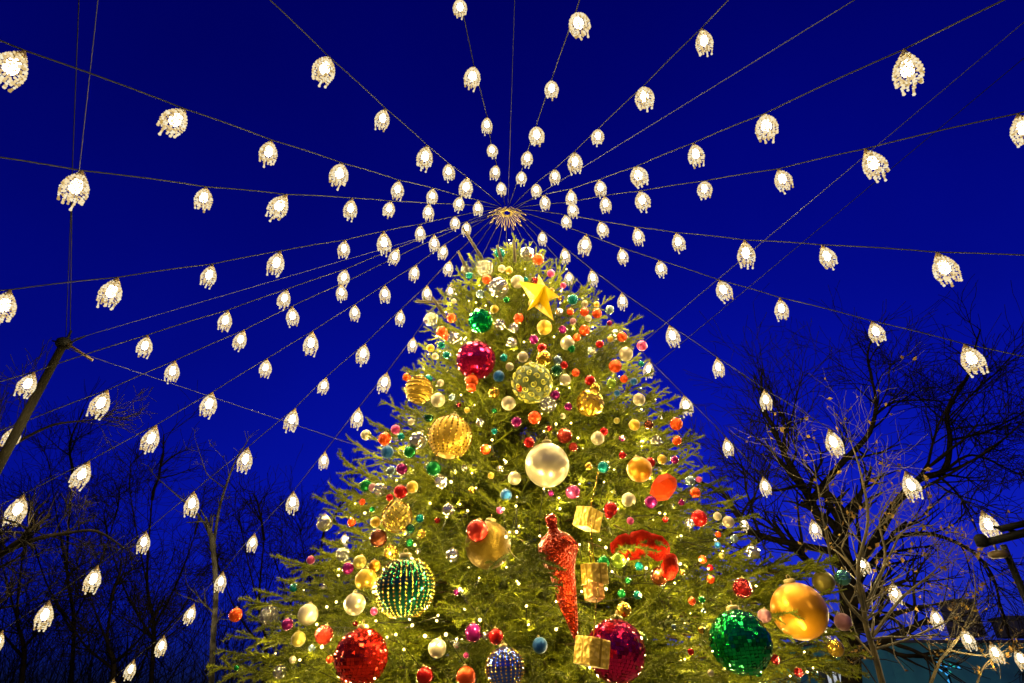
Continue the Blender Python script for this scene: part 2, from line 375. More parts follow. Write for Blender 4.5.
for i in range(600):      # the dense inner growth round the trunk
    z = 9.0*(1-math.sqrt(rng.random()*.95))+.3; ph = rng.uniform(-PI, PI); rt = envelope(z, ph)*rng.uniform(.25, .6); a2 = ph+rng.normal(0, .5); tl = rng.normal(0, .35)
    tip = np.array([AX[0]+rt*math.cos(ph), AX[1]+rt*math.sin(ph), z]); L = min(.95, .3+rt*.6)
    add_branch(tip, tip-L*np.array([math.cos(a2)*math.cos(tl), math.sin(a2)*math.cos(tl), math.sin(tl)]), rng.normal(0, .8))
for i in range(150):
    z = rng.uniform(1.2, 5.5); ph = rng.uniform(-1.1, .5); rt = envelope(z, ph)*rng.uniform(.6, .9); tl = rng.normal(.05, .25); a2 = ph+rng.normal(0, .3)
    tip = np.array([AX[0]+rt*math.cos(ph), AX[1]+rt*math.sin(ph), z])
    add_branch(tip, tip-1.0*np.array([math.cos(a2)*math.cos(tl), math.sin(a2)*math.cos(tl), math.sin(tl)]), rng.normal(0, .6))
def tip_branch(px, py, L, tilt, dz=0., back=0.):
    t, ok = hit(px, py); p = at(px, py, t-back)+np.array([0, 0, dz])
    dx, dy = p[0]-AX[0], p[1]-AX[1]; a = math.atan2(dy, dx)
    add_branch(p, p-L*np.array([math.cos(a)*math.cos(tilt), math.sin(a)*math.cos(tilt), math.sin(tilt)]))
for px, py, L, tl in [(268,566,1.3,.0),(282,572,1.1,-.1),(255,603,1.4,-.05),(232,668,1.7,-.1),(205,676,1.7,-.05),(310,500,1.2,.25),(326,494,.9,.3),(334,458,1.0,.35),(318,560,1.0,.1),(395,428,.8,.2),(394,412,.6,.2),(417,302,.7,.0),(440,292,.5,.6),(372,430,.8,.1),(402,373,.7,.0),
     (405,372,.6,.1),(640,318,.7,.15),(652,336,.7,.1),(690,372,.0,.0),(655,375,.7,-.05),(660,384,.6,-.1),(693,412,.8,.1),(698,438,.9,.1),(693,450,.8,0),(732,492,.9,.0),(728,482,.8,.1),(743,505,.9,-.05),(760,520,.9,-.05),(828,572,1.3,.1),(815,566,1.1,.2),(790,568,1.0,.15),(850,602,1.4,-.05),(856,640,1.5,-.1),(870,668,1.6,-.1),
     (245,612,1.5,-.05),(225,650,1.7,-.1),(262,640,1.5,-.1),(285,600,1.3,0),(290,650,1.4,-.1),(215,660,1.7,-.05),(300,620,1.2,0),(275,585,1.2,.05),(300,580,1.1,.1),(240,682,1.7,-.1),(280,682,1.5,-.1),(318,520,1.0,.2),(322,545,1.0,.1),(345,470,.9,.2),(345,445,.8,.2),(380,405,.7,.1),
     (770,575,1.2,.1),(805,585,1.3,.05),(835,590,1.4,0),(840,625,1.5,-.1),(820,640,1.5,-.1),(848,655,1.6,-.1),(830,670,1.6,-.1),(780,640,1.3,-.1),(760,550,1.0,.1),(745,530,.9,.1),(735,510,.9,.1),(715,470,.8,.1),(705,440,.8,.05),(680,400,.7,.1),(840,566,1.5,.12),(800,560,1.2,.15),
     (465,262,.4,.9),(545,250,.4,.9),(500,246,.4,1.2),(512,247,.5,1.35),(525,248,.4,1.2),(535,255,.4,1.0),(480,255,.4,1.0),(575,280,.5,.6),(600,292,.5,.4),(452,285,.5,.6),(612,298,.6,.3)]:
    if L: tip_branch(px, py, L, tl)
for c, R3, kd, px, py, ok, lab in orn3:
    if not ok or kd in ('pink',): tip_branch(px, py, max(.5, min(1.2, R3*6+.4)), .0, dz=R3*1.5)
# a spray that lies over the left half of the red drop
for (px, py, dd) in [(548,600,.40),(540,585,.40),(553,575,.42),(545,565,.38),(634,558,.16),(648,560,.16),(660,553,.16)]:
    t = hit(px, py)[0]-dd; p = at(px, py, t)
    add_branch(p, p+np.array([-.25, .75, .45]))
ND, SV, SF, SM_ = [], [], [], []; nb = 0
for tip, root, roll in specs:
    ax = tip-root; L = np.linalg.norm(ax); ax /= L
    Lk = min(LENS, key=lambda q: abs(math.log(q/L))); nd, sv, sf, nbare = TPL[Lk][rng.integers(5)]
    lat = np.cross([0, 0, 1.], ax); lat /= np.linalg.norm(lat)+1e-9; up = np.cross(ax, lat)
    c, s_ = math.cos(roll), math.sin(roll); lat, up = lat*c+up*s_, up*c-lat*s_
    Mx = np.stack([ax, lat, up], 1).astype(np.float32)*np.float32(L/Lk); off = root.astype(np.float32)
    flip = np.array([1, rng.choice([-1, 1]), 1], np.float32)
    # the template ends a little above its axis: bring its tip back to the wanted point
    ND.append((nd*flip) @ Mx.T+off); SV.append((sv*flip) @ Mx.T+off); SF.append(sf+nb); nb += len(sv); SM_.append(np.arange(len(sf)) < nbare)
ND = np.concatenate(ND); SV = np.concatenate(SV); SF = np.concatenate(SF); SM_ = np.concatenate(SM_)
fc = SV[SF].mean(1)
# needles give way to what hangs among them
cen = ND.mean(1); o_ = np.argsort(cen[:, 2]); ND = ND[o_]; cen = cen[o_]; keep = np.ones(len(ND), bool); cz = np.ascontiguousarray(cen[:, 2])
def cull(c, rr):
    i0, i1 = np.searchsorted(cz, [c[2]-rr, c[2]+rr]); sub = cen[i0:i1]-c
    keep[i0:i1] &= (sub*sub).sum(1) > rr*rr
solids = [(c, R3*1.06) for c, R3, kd, *_ in orn3]+[(c, R3*1.5) for c, R3, _ in box3]+[(STAR, .2)]
for c, rr in solids:
    cull(c, rr)
# twigs in front of an ornament were clipped back when it was hung, the foremost ones at least
for c, R3, kd, *_ in orn3:
    if R3 < .16 and kd[:2] != 'b_': 
        n_ = (c-np.array([AX[0], AX[1], c[2]])); n_ /= np.linalg.norm(n_)
        q = c+n_*R3*1.1; rr = R3*1.08
        cull(q, rr)
    elif kd not in ('b_goldring', 'b_olive', 'b_swirl', 'b_amber'):
        n_ = (c-np.array([AX[0], AX[1], c[2]])); n_[2] = -.3*R3; n_ /= np.linalg.norm(n_)
        q = c+n_*R3*.9; rr = R3*.95
        cull(q, rr)
ND = ND[keep]
print('branches', len(specs), 'needles', len(ND))
fk = np.ones(len(SF), bool)
for c, rr in solids:
    sub = fc-c; fk &= (sub*sub).sum(1) > (rr*.97)**2
SF = SF[fk]; SM_ = SM_[fk]
def big_mesh(name, tri, sv, sf, mats):
    me = bpy.data.meshes.new(name)
    nv = len(tri)*3; V = np.concatenate([tri.reshape(-1, 3), sv]).astype(np.float32)
    me.vertices.add(len(V)); me.vertices.foreach_set('co', V.ravel())
    li = np.concatenate([np.arange(nv, dtype=np.int32), (sf+nv).ravel().astype(np.int32)])
    me.loops.add(len(li)); me.loops.foreach_set('vertex_index', li)
    tot = np.concatenate([np.full(len(tri), 3, np.int32), np.full(len(sf), 4, np.int32)])
    st = np.concatenate([[0], np.cumsum(tot)[:-1]]).astype(np.int32)
    me.polygons.add(len(tot)); me.polygons.foreach_set('loop_start', st); me.polygons.foreach_set('loop_total', tot)
    mi = np.concatenate([np.zeros(len(tri), np.int32), SM_.astype(np.int32)])
    me.polygons.foreach_set('material_index', mi)
    for m in mats: me.materials.append(m)
    me.update(calc_edges=True); return me
tree = thing('christmas_tree', 'tall decorated fir tree with drooping needled branches under the lantern canopy', 'tree', (AX[0], AX[1], 0))
crown = obj('crown', big_mesh('crown', ND-np.array([AX[0], AX[1], 0], np.float32), SV-np.array([AX[0], AX[1], 0], np.float32), SF, [M['needles'], M['twig']]), tree)
mb = MB(); mb.tube([(0, 0, 0), (.03, 0, 3), (0, .02, 6), (-.02, 0, 9.0), (0, 0, 9.5)], [.26, .2, .12, .05, .015], 12)
mb.build('trunk', M['bark'], tree)
mb = MB()
for a, bpt, dep in [((463,228),(484,262),0), ((458,251),(470,276),0), ((432,297),(446,318),0), ((416,301),(442,302),0), ((514,240),(515,262),0), ((497,245),(502,262),0)]:
    t = hit(*bpt)[0]+.1; p0 = at(*bpt, t)-np.array([AX[0], AX[1], 0]); p1 = at(*a, t)-np.array([AX[0], AX[1], 0])
    mb = MB(); mb.tube([p0, p0*.5+p1*.5, p1], [.028, .026, .022], 7); mb.build('bare_shoot', M['warm_bark'], tree)

# ------------------------------------------------------------------ lantern canopy
HUB = EYE+ray(507, 213)*(9/ray(507, 213)[1])
ST = {
'A':[(478,201,'s'),(460,197,'s'),(433,189,'s'),(398.5,181,'s'),(342,164,'l'),(271,141,'s'),(184,110,'l'),(24,52,'l')],
'B':[(467,178,'l'),(448,164,'s'),(427,146,'l'),(385,109,'s'),(328.5,57.5,'l')],
'C':[(428.5,204,'s'),(391,202,'s'),(352,199,'s'),(286,195.5,'l'),(206,188,'s'),(82,172,'l')],
'T1':[(500.5,182,'s'),(496.5,165,'s'),(491,144.5,'s'),(487,117,'s'),(474,67,'l'),(460,0,'s')],
'T2':[(521.5,171.5,'s'),(528,151,'s'),(536,127.5,'l'),(551.5,81,'s'),(575,15,'l')],
'T3':[(536,184,'s'),(555,169.5,'s'),(574.5,152.5,'l'),(598,130,'s'),(643,87.5,'l'),(702,29,'s')],
'R1':[(544.5,195.5,'s'),(571,190,'s'),(599.5,180.5,'s'),(635,168,'l'),(693.5,144,'s'),(764.5,115,'l'),(904,51,'l')],
'R2':[(571,203,'s'),(604.5,196.5,'s'),(640,192,'l'),(704,182,'s'),(778.5,170,'s'),(865.5,150,'l'),(1018,115,'s')],
'R3':[(565,215.5,'s'),(600,222,'s'),(636,228,'s'),(676,233.5,'s'),(744.5,241,'l'),(822,246,'s'),(937,253.5,'l')],
'R4':[(586.5,235,'l'),(621,248.5,'s'),(659,261,'s'),(719.5,281,'l'),(780,298.5,'s'),(872,322,'s'),(964.5,345,'l')],
'R5':[(542,231,'s'),(564,248,'s'),(591.5,270,'s'),(622,293,'s'),(669.5,326,'l'),(717,358,'s'),(764.5,390,'s'),(829,429.5,'l'),(905.5,472,'l'),(982,511,'l')],
'R6':[(569,272,'s'),(615,324,'l'),(649.5,361,'s'),(684,396,'l'),(726,438,'s'),(763,477,'s'),(812,519.5,'s'),(857,554.5,'s'),(892,582,'s'),(933,608,'s'),(963,628,'s'),(990.5,642,'s'),(1015.5,648,'s')],
'L4':[(455,217,'s'),(420,225,'s'),(383.5,232,'l'),(345,241,'s'),(280,252,'l'),(212.5,265,'s'),(117.5,278.5,'l'),(10,291,'l')],
'L5':[(467,222,'s'),(434,235,'s'),(398,248.5,'s'),(345.5,270,'s'),(287,290,'s'),(228,311,'s'),(147.5,336,'s'),(34,373,'s')],
'L6':[(341,285,'s'),(292,307,'s'),(244,331,'s'),(175,361.5,'s'),(107.5,391,'l'),(19,425,'s')],
'L7':[(445,245,'s'),(416,265.5,'s'),(385,285.5,'s'),(355,305,'s'),(312.5,332,'l'),(267,359.5,'s'),(212.5,393,'l'),(156,426,'l'),(89,462,'l'),(24,495,'l')],
'L8':[(450,261,'s'),(427,286,'s'),(401,310,'s'),(365,344.5,'l'),(326,378,'s'),(295,409,'l'),(248,448,'l'),(194,492,'l'),(146,532,'s'),(97.5,566,'l'),(49,601,'l'),(2.5,631,'s')],
'L9':[(452,283.5,'s'),(413.5,337.5,'s'),(387,373,'l'),(359,408,'l'),(325,452,'s'),(293.5,492,'l'),(254.5,534,'s'),(223,572,'s'),(194,604.5,'s'),(164,636,'s'),(134,660,'s'),(114,679,'s')],
}
PHI = dict(A=-124,B=-113,C=-133,T1=-98,T2=-80,T3=-65,R1=-57,R2=-46,R3=-37,R4=-22,R5=0,R6=17,L4=-148,L5=-159,L6=-167,L7=-177,L8=166,L9=151)
NAMES = dict(T1='steep strand left of the overhead wire', T2='steep strand right of the overhead wire', B='first left strand', A='second left strand', C='third left strand', L4='fourth left strand',
  L5='fifth left strand', L6='sixth left strand', L7='seventh left strand', L8='eighth left strand', L9='ninth left strand',
  T3='first right strand', R1='second right strand', R2='third right strand', R3='fourth right strand', R4='fifth right strand', R5='sixth right strand', R6='seventh right strand')
ORD = ['first','second','third','fourth','fifth','sixth','seventh','eighth','ninth','tenth','eleventh','twelfth','thirteenth','fourteenth','fifteenth','sixteenth']
# bead lantern, unit height, hanging from its origin
cap_b = MB(); cap_b.lathe([(.015, .03), (.03, .02), (.05, -.03), (.09, -.09), (.125, -.17), (.11, -.19)], seg=10)
cap_b.tube([(0, 0, .0), (.0, 0, .06)], .012, 5)
cap_me = cap_b.mesh('cap', M['bronze'])
sh = MB(); g = random.Random(3)
prof = [(float(np.interp(q_, [.16, .28, .40, .53, .60, .68], [.095, .165, .218, .247, .25, .235])), -float(q_)) for q_ in np.linspace(.16, .68, 13)]
for i, (r, zv) in enumerate(prof):
    nb_ = 9 if i < 2 else (13 if i < 5 else 17)
    for j in range(nb_):
        a = 2*PI*(j+.5*(i % 2))/nb_+g.uniform(-.08, .08)
        sh.bead((r*math.cos(a), r*math.sin(a), zv+g.uniform(-.015, .015)), g.uniform(.021, .032))
for j in range(7):
    a = 2*PI*j/7+.2
    n_ = [4, 2, 5, 3, 4, 2, 5][j]
    for q in range(n_):
        sh.bead(((.23-.012*q)*math.cos(a), (.23-.012*q)*math.sin(a), -.735-.055*q), .026 if q < n_-1 else .036)
for j in range(5):
    a = 2*PI*j/5
    for q in range(4): sh.bead((.10*math.cos(a), .10*math.sin(a), -.70-.06*q), .028)
shade_me = sh.mesh('bead_shade', M['bead'])
bb = MB(); bb.lathe([(.02,-.24),(.09,-.30),(.11,-.40),(.12,-.48),(.10,-.56),(.05,-.61),(.01,-.63)], seg=10); bulb_me = bb.mesh('bulb', M['bulb'])
LW = 88.0
lan_light = bpy.data.lights.new('lantern_glow', 'POINT'); import time; T0 = time.time()
lan_light.energy = LW; lan_light.color = (1, .77, .34); lan_light.shadow_soft_size = .06
nlan = 0
def lantern(p, h, label):
    global nlan; nlan += 1
    root = thing('bead_lantern', label, 'lantern', p, 'glowing bead lanterns hung along the canopy strands')
    rz = random.uniform(0, 6.28); tx, ty = random.gauss(0, .09), random.gauss(0, .09)
    for nme, me in (('cap', cap_me), ('bead_shade', shade_me), ('bulb', bulb_me)):
        obj(nme, me, root, (0, 0, 0), h, (tx, ty, rz))
    l = bpy.data.objects.new('bulb_glow', lan_light); COL.objects.link(l); l.parent = root; l.location = (0, 0, -h*.74)
    return root
RAD = {}
for kk, pts in ST.items():
    ph = math.radians(PHI[kk]); d = np.array([math.cos(ph), math.sin(ph)]); nrm = np.array([-d[1], d[0]])
    line = [HUB+np.array([d[0]*.28, d[1]*.28, -.05])]
    strand_pts = []
    for (px, py, sz) in pts:
        v = ray(px, py); t = ((HUB[:2]-EYE[:2]) @ nrm)/(v[:2] @ nrm)
        strand_pts.append((EYE+v*t, sz))
    line += [p+np.array([0, 0, .02]) for p, _ in strand_pts]
    lastp = line[-1]; dirv = line[-1]-line[-2]; dirv /= np.linalg.norm(dirv)
    ext = 1.3 if kk != 'R5' else .35
    line.append(lastp+dirv*ext+np.array([0, 0, .04]))
    # the cable sags a touch between two lanterns
    dense = []
    for a_, b_ in zip(line[:-1], line[1:]):
        n_ = 5; ln = np.linalg.norm(b_-a_)
        for i in range(n_):
            f_ = i/n_; dense.append(a_*(1-f_)+b_*f_+np.array([0, 0, .045*ln*f_*(1-f_)]))
    dense.append(line[-1])
    mb = MB(); mb.tube(dense, .0072, 6)
    tag(mb.build('strand_cable', M['cable']), 'dark cable from the hub, the '+NAMES[kk], 'cable', 'cables fanning out from the hub')
    for i, (p, sz) in enumerate(strand_pts):
        dep = project(p)[2]
        h = (.465 if sz == 'l' else .375)*random.uniform(.96, 1.04)
        lantern(p, h, f"{'large' if sz=='l' else 'small'} bead lantern, {ORD[i]} from the hub on the {NAMES[kk]}")
# cables to the far side of the canopy
for i, ph in enumerate([35, 55, 75, 92, 108, 128]):
    a = math.radians(ph); p0 = HUB+np.array([math.cos(a)*.28, math.sin(a)*.28, -.05]); p1 = HUB+np.array([math.cos(a)*8.5, math.sin(a)*8.5, -7.6])
    mb = MB(); mb.tube([p0, p0*.5+p1*.5, p1], .007, 5)
    tag(mb.build('strand_cable', M['wire']), f"thin cable dropping from the hub behind the tree tip, {ORD[i]} from the right", 'cable', 'cables fanning out from the hub')
    for q in (1, 2, 3):
        f_ = .2+.25*q; lantern(p0*(1-f_)+p1*f_, .33, 'glowing bead lantern hidden behind the decorated tree')
# lanterns of the strands that go on over the viewer's head
for kk, (r0, sl) in {'T1': (5.6, -.10), 'T2': (6.1, -.30), 'T3': (6.2, -.2), 'B': (6.2, -.42), 'A': (8.3, -.55), 'R1': (8, -.6)}.items():
    a = math.radians(PHI[kk])
    for q in range(4):
        r = r0+q*1.1; p = HUB+np.array([math.cos(a)*r, math.sin(a)*r, sl*r])
        if project(p)[2] > 0 and project(p)[1] > -25: continue
        lantern(p, .36, 'glowing bead lantern further out on the canopy, over the viewer')

# hub: ring with long loops
hub = thing('canopy_hub', 'brass ring with radiating loops where all the lantern cables meet', 'ring', HUB)
mb = MB(); a = np.linspace(0, 2*PI, 33)
mb.tube(np.stack([.085*np.cos(a), .085*np.sin(a), 0*a], 1), .022, 8, cap=False); mb.build('ring', M['brass'], hub)
for i in range(26):
    a = 2*PI*i/26; L = .22+.09*(i % 2); d = np.array([math.cos(a), math.sin(a), 0]); s_ = np.array([-d[1], d[0], 0])
    pts = []
    for q in np.linspace(0, 2*PI, 15):
        u_ = .5-.5*math.cos(q); pts.append(d*(.10+L*u_)+s_*.020*math.sin(q)+np.array([0, 0, -(.12+.16*max(0, -d[1]))*u_**2]))
    mb = MB(); mb.tube(pts, .0062, 5, cap=False); mb.build('loop', M['brass'], hub)

def wire_between(p0, p1, label, r=.0045, sag=.0, name='guy_wire', m='wire', cat='wire'):
    mb = MB(); f = np.linspace(0, 1, 13)[:, None]
    pts = p0*(1-f)+p1*f; pts[:, 2] -= (sag*4*f*(1-f))[:, 0]
    mb.tube(pts, r, 5); return tag(mb.build(name, M[m]), label, cat)
wire_between(HUB+np.array([.02, -.1, .02]), at(516, -40, 9.6), 'thin pale wire rising straight up from the hub to the top edge', .006)
wire_between(HUB+np.array([.1, -.06, 0]), at(890, -22, 6.0), 'thin pale wire from the hub to the upper right, between two strands', .006)
wire_between(at(1060, -8, 6.5), at(640, 345, 8.2), 'thin pale wire crossing the upper right sky down to the tree', .005)
wire_between(at(99, -10, 5.5), at(79, 172, 6.0), 'thin pale wire hanging from the top edge to a lantern on the left', .004)
POLE = at(63, 345, 8.3)
wire_between(POLE+np.array([.05, 0, -.05]), at(385, 455, 9.4), 'faint wire from the leaning pole top down to the tree', .005)
wire_between(POLE+np.array([0, 0, .05]), HUB+np.array([-.2, .02, -.05]), 'faint cable from the pole top to the hub between two strands', .005)
wire_between(POLE+np.array([0, 0, .1]), at(80, -30, 5.4), 'dark vertical cable above the left pole', .005, m='black_metal', name='support_cable', cat='cable')
wire_between(POLE+np.array([.06, 0, .1]), at(72, 190, 6.4), 'second dark vertical cable beside the first above the left pole', .006, m='black_metal', name='support_cable', cat='cable')
wire_between(at(1060, 28, 6.8), at(640, 378, 9.5), 'faint dark wire running under the pale wire in the right sky', .005, m='black_metal')

# poles
pole = thing('canopy_pole', 'tall weathered pole with cable hooks at its top, on the left', 'pole', (POLE[0]-.1, POLE[1], 0))
bx = np.array([POLE[0]-.1, POLE[1], 0])
mb = MB(); mb.tube([(-.15, 0, 0), (-.05, 0, (POLE[2])*.5), POLE-bx-np.array([0, 0, .02])], [.075, .065, .05], 14); mb.build('shaft', M['pole'], pole)
mb = MB(); q = POLE-bx
mb.lathe([(.08, -.03), (.10, 0), (.10, .06), (.06, .10)], q, 12)
mb.tube([q+np.array([.02, 0, .05]), q+np.array([.02, 0, .24])], .016, 6)
mb.tube([q+np.array([.06, 0, .02]), q+np.array([.30, -.05, .12])], .012, 6)
mb.tube([q+np.array([-.04, 0, .04]), q+np.array([-.22, .05, .10])], .012, 6)
mb.build('hook_cap', M['black_metal'], pole)
tn = POLE+np.array([.06, 0, .0]); tb = MB(); tb.tube([q+np.array([.05, -.02, .02]), at(92, 360, 8.1)-bx], .02, 6); tb.build('turnbuckle', M['bronze'], pole)
RP = at(1003, 545, 8.6); rb = np.array([RP[0], RP[1], 0])
pole2 = thing('lamp_post', 'black post with crossarm and small floodlight at the right edge', 'lamp post', rb)
mb = MB(); mb.tube([(0, 0, 0), (0, 0, RP[2])], [.06, .045], 10); mb.build('shaft', M['black_metal'], pole2)
p0 = at(984, 543, 8.5)-rb; p1 = at(1040, 529, 8.2)-rb
mb = MB(); mb.tube([p0, p1], .055, 8); mb.tube([at(1000, 529, 8.4)-rb, at(1040, 520, 8.4)-rb], .045, 8); mb.tube([at(994, 527, 8.4)-rb, at(1018, 532, 8.4)-rb], .02, 6); mb.build('crossarm', M['black_metal'], pole2)
mb = MB(); mb.lathe([(.03, -.09), (.085, -.07), (.09, .05), (.05, .09)], p0+np.array([-.02, 0, .03]), 10); mb.build('end_fitting', M['black_metal'], pole2)
mb = MB(); q = at(998, 554, 8.5)-rb; mb.lathe([(.04, .05), (.12, .03), (.13, -.02), (.10, -.05)], q, 12); mb.tube([q+np.array([0, 0, .04]), q+np.array([0, 0, .14])], .015, 5); mb.build('lamp_head', M['bronze'], pole2)

# ------------------------------------------------------------------ ornaments
def omat(name, c, metal, rough, coat=.0, bump=None, noise=None): M[name] = mat(name, c if name[:2] == 'm_' else tuple(x*(.62 if name in ('orange', 'red', 'purple', 'pink', 'pinkr', 'redg') else .5) for x in c), rough*.85, metal if name in ('yellow', 'fabric', 'fabo') else max(metal, .6), spec=.3, bump=bump, noise=noise)
omat('orange', (.95, .10, .008), .3, .30, .2, bump=(60, .2))
omat('red', (.55, .012, .008), .35, .25, .5)
omat('redb', (.58, .03, .012), .4, .3, .4, bump=(9, .1))
omat('redg', (.70, .045, .010), .5, .28, 0, bump=(38, .9, 'voronoi'))
omat('redd', (.42, .006, .006), .7, .15, .5, bump=(16, .6, 'voronoi'))
omat('cream', (.66, .55, .33), .35, .33, .2, bump=(40, .08))
omat('gold', (.85, .50, .05), .75, .18, .3)
omat('goldm', (.75, .46, .04), .35, .38, 0)
omat('amber', (.80, .34, .01), .4, .35, .2)
omat('olive', (.48, .38, .06), .4, .38, 0, bump=(20, .12))
omat('silver', (.85, .80, .66), .85, .14)
omat('steel', (.30, .42, .46), .7, .2)
omat('teal', (.0, .28, .25), .4, .28, .3, bump=(45, .3))
omat('teals', (.10, .36, .34), .8, .16)
omat('green', (.01, .27, .045), .4, .25, .3)
omat('dkgreen', (.008, .09, .03), .4, .3, .3)
omat('lime', (.28, .42, .03), .35, .3, .3)
omat('blue', (.012, .12, .36), .3, .35, .2, bump=(45, .3))
omat('purple', (.26, .008, .13), .6, .2, .4)
omat('pink', (.62, .06, .22), .3, .35, .2)
omat('pinkr', (.62, .07, .24), .5, .22, .2)
omat('mauve', (.40, .16, .18), .35, .4, .1, bump=(40, .3))
omat('brown', (.22, .055, .012), .65, .2, .2)
omat('m_magenta', (.52, .008, .075), .85, .12); omat('m_green', (.0, .33, .075), .85, .12); omat('m_red', (.65, .02, .008), .85, .14)
omat('m_gold', (.85, .52, .05), .85, .14); omat('m_emerald', (.0, .24, .05), .85, .12); omat('m_dkgreen', (.005, .12, .06), .8, .12); omat('m_blue', (.03, .08, .42), .8, .14)
omat('yellow', (1.25, .80, .005), .1, .35, .3)
M['fabric'] = mat('fabric', (.20, .007, .0015), .8, bump=(30, .3), spec=.02); M['fabo'] = mat('fabo', (.36, .026, .002), .6, spec=.05)

def sphere_mesh(name, mats, seg, ring, flat=False, jit=0., ribs=0, cap=True, facet=False, seed=1):
    mb = MB(); g = np.random.default_rng(seed)
    prof = [(max(1e-3, math.sin(PI*i/ring)), -math.cos(PI*i/ring)) for i in range(ring+1)]
    if facet:       # mirror tiles set side by side, each at its own slight angle
        core = MB()
        mb.lathe([(r*.965, z*.965) for r, z in prof], (0, 0, 0), seg, 1 if len(mats) > 2 else 0, True)
        for i in range(1, ring-1):
            th0, th1 = PI*i/ring, PI*(i+1)/ring; thm = .5*(th0+th1)
            m = max(6, int(seg*math.sin(thm)))
            for j in range(m):
                a0, a1 = 2*PI*j/m, 2*PI*(j+1)/m; am = .5*(a0+a1)
                n_ = np.array([math.sin(thm)*math.cos(am), math.sin(thm)*math.sin(am), -math.cos(thm)])
                e1 = np.array([-math.sin(am), math.cos(am), 0]); e2 = np.cross(n_, e1)
                wd = .46*(a1-a0)*math.sin(thm); ht = .46*(th1-th0)
                nt_ = n_+e1*g.normal(0, jit)+e2*g.normal(0, jit); nt_ /= np.linalg.norm(nt_)
                f1 = np.cross(e2, nt_); f1 /= np.linalg.norm(f1); f2 = np.cross(nt_, f1)
                c = n_*1.0
                mb.add([c-f1*wd-f2*ht, c+f1*wd-f2*ht, c+f1*wd+f2*ht, c-f1*wd+f2*ht], [[0, 1, 2, 3]], 0, False)
    else:
        V = []; fs = []
        for i, (r, z) in enumerate(prof):
            for k in range(seg):
                a = 2*PI*k/seg; q = 1+(.06*math.cos(ribs*a) if ribs else 0)*r+g.normal(0, jit)
                V.append((r*math.cos(a)*q, r*math.sin(a)*q, z*(1 if not ribs else .97)))
        for i in range(ring):
            for k in range(seg):
                k2 = (k+1) % seg; fs.append([i*seg+k, i*seg+k2, (i+1)*seg+k2, (i+1)*seg+k])
        mb.add(V, fs, 0, not flat)
    if cap:
        mi = len(mats)-1
        mb.lathe([(.20, .95), (.21, 1.10), (.15, 1.13)], (0, 0, 0), 10, mi, True)
        q = np.linspace(0, 2*PI, 11); mb.tube(np.stack([.09*np.cos(q), 0*q, 1.2+.10*np.sin(q)], 1), .022, 4, mi, False)
    return mb.mesh(name, mats)
def wire_ball(name, m):
    bm = bmesh.new(); bmesh.ops.create_icosphere(bm, subdivisions=2, radius=1)
    mb = MB()
    for e in bm.edges:
        p, q = np.array(e.verts[0].co), np.array(e.verts[1].co); mid = (p+q)*.5; mid /= np.linalg.norm(mid)
        mb.tube([p, mid, q], .05, 4, cap=False)
    for v in bm.verts: mb.bead(np.array(v.co)*1.03, .11)
    mb.ball((0, 0, 0), .55, 10, 7, 0); bm.free()
    mb.lathe([(.20, .95), (.21, 1.10), (.15, 1.13)], (0, 0, 0), 10, 1, True)
    return mb.mesh(name, [m, M['brass']])
SM = {}
for kd in ('orange','red','redb','redg','redd','cream','gold','goldm','amber','olive','steel','teal','green','dkgreen','lime','blue','purple','pink','mauve','brown'):
    SM[kd] = sphere_mesh(kd+'_ball', [M[kd], M['brass']], 24, 16)
SM['pinkr'] = sphere_mesh('ribbed_ball', [M['pinkr'], M['brass']], 48, 16, ribs=12)
SM['silver'] = sphere_mesh('silver_ball', [M['silver'], M['brass']], 18, 12, flat=True, jit=.03)
SM['teals'] = sphere_mesh('tealsilver_ball', [M['teals'], M['brass']], 18, 12, flat=True, jit=.035)
SM['wire'] = wire_ball('wire_ball', M['silver'])
DESC = dict(orange='orange bauble', red='shiny red bauble', redb='round red bauble', redg='red glitter bauble', redd='dark red sparkling bauble', cream='cream pearl bauble', gold='shiny gold bauble', goldm='matte gold bauble', amber='amber bauble', olive='dull olive gold bauble',
  steel='grey blue bauble', teal='teal bauble', teals='teal and silver bauble', green='green bauble', dkgreen='dark green bauble', lime='lime green bauble', blue='blue bauble', purple='purple bauble', pink='pink bauble', pinkr='ribbed pink bauble', mauve='mauve frosted bauble', brown='copper brown bauble', silver='silver faceted bauble', wire='silver openwork bauble')
NAME = dict(wire='openwork_bauble', silver='faceted_bauble', teals='faceted_bauble', redg='glitter_bauble', redd='glitter_bauble', pinkr='ribbed_bauble')
LM = [(539,293,'the yellow star'),(476,360,'the magenta mirrored ball'),(532,383,'the ball of gold curls'),(590,403,'the gold mirrored ball'),(450,437,'the large gold dotted ball'),(547,465,'the big cream pearl ball'),(639.5,469.5,'the amber yellow ball'),
  (397,517,'the gold lattice ball'),(488,545,'the half hidden dull gold ball'),(405,588,'the green dotted mirror ball'),(361,657,'the large red mirror ball'),(616,651,'the crimson mirrored ball'),(740,642,'the emerald mirrored ball'),(799,611,'the orange gold ball'),(563,570,'the long red drop'),(642,545,'the red fabric flower')]
labs = {}
for i, (c, R3, kd, px, py, ok, lab) in enumerate(orn3):
    if lab: continue
    j = min(range(len(LM)), key=lambda j: math.hypot(px-LM[j][0], py-LM[j][1]))
    dx, dy = px-LM[j][0], py-LM[j][1]
    rel = ('right of' if dx > 0 else 'left of') if abs(dx) > abs(dy) else ('below' if dy > 0 else 'above')
    labs.setdefault((DESC[kd], rel, LM[j][2]), []).append((math.hypot(dx, dy), i))
lab_of = {}
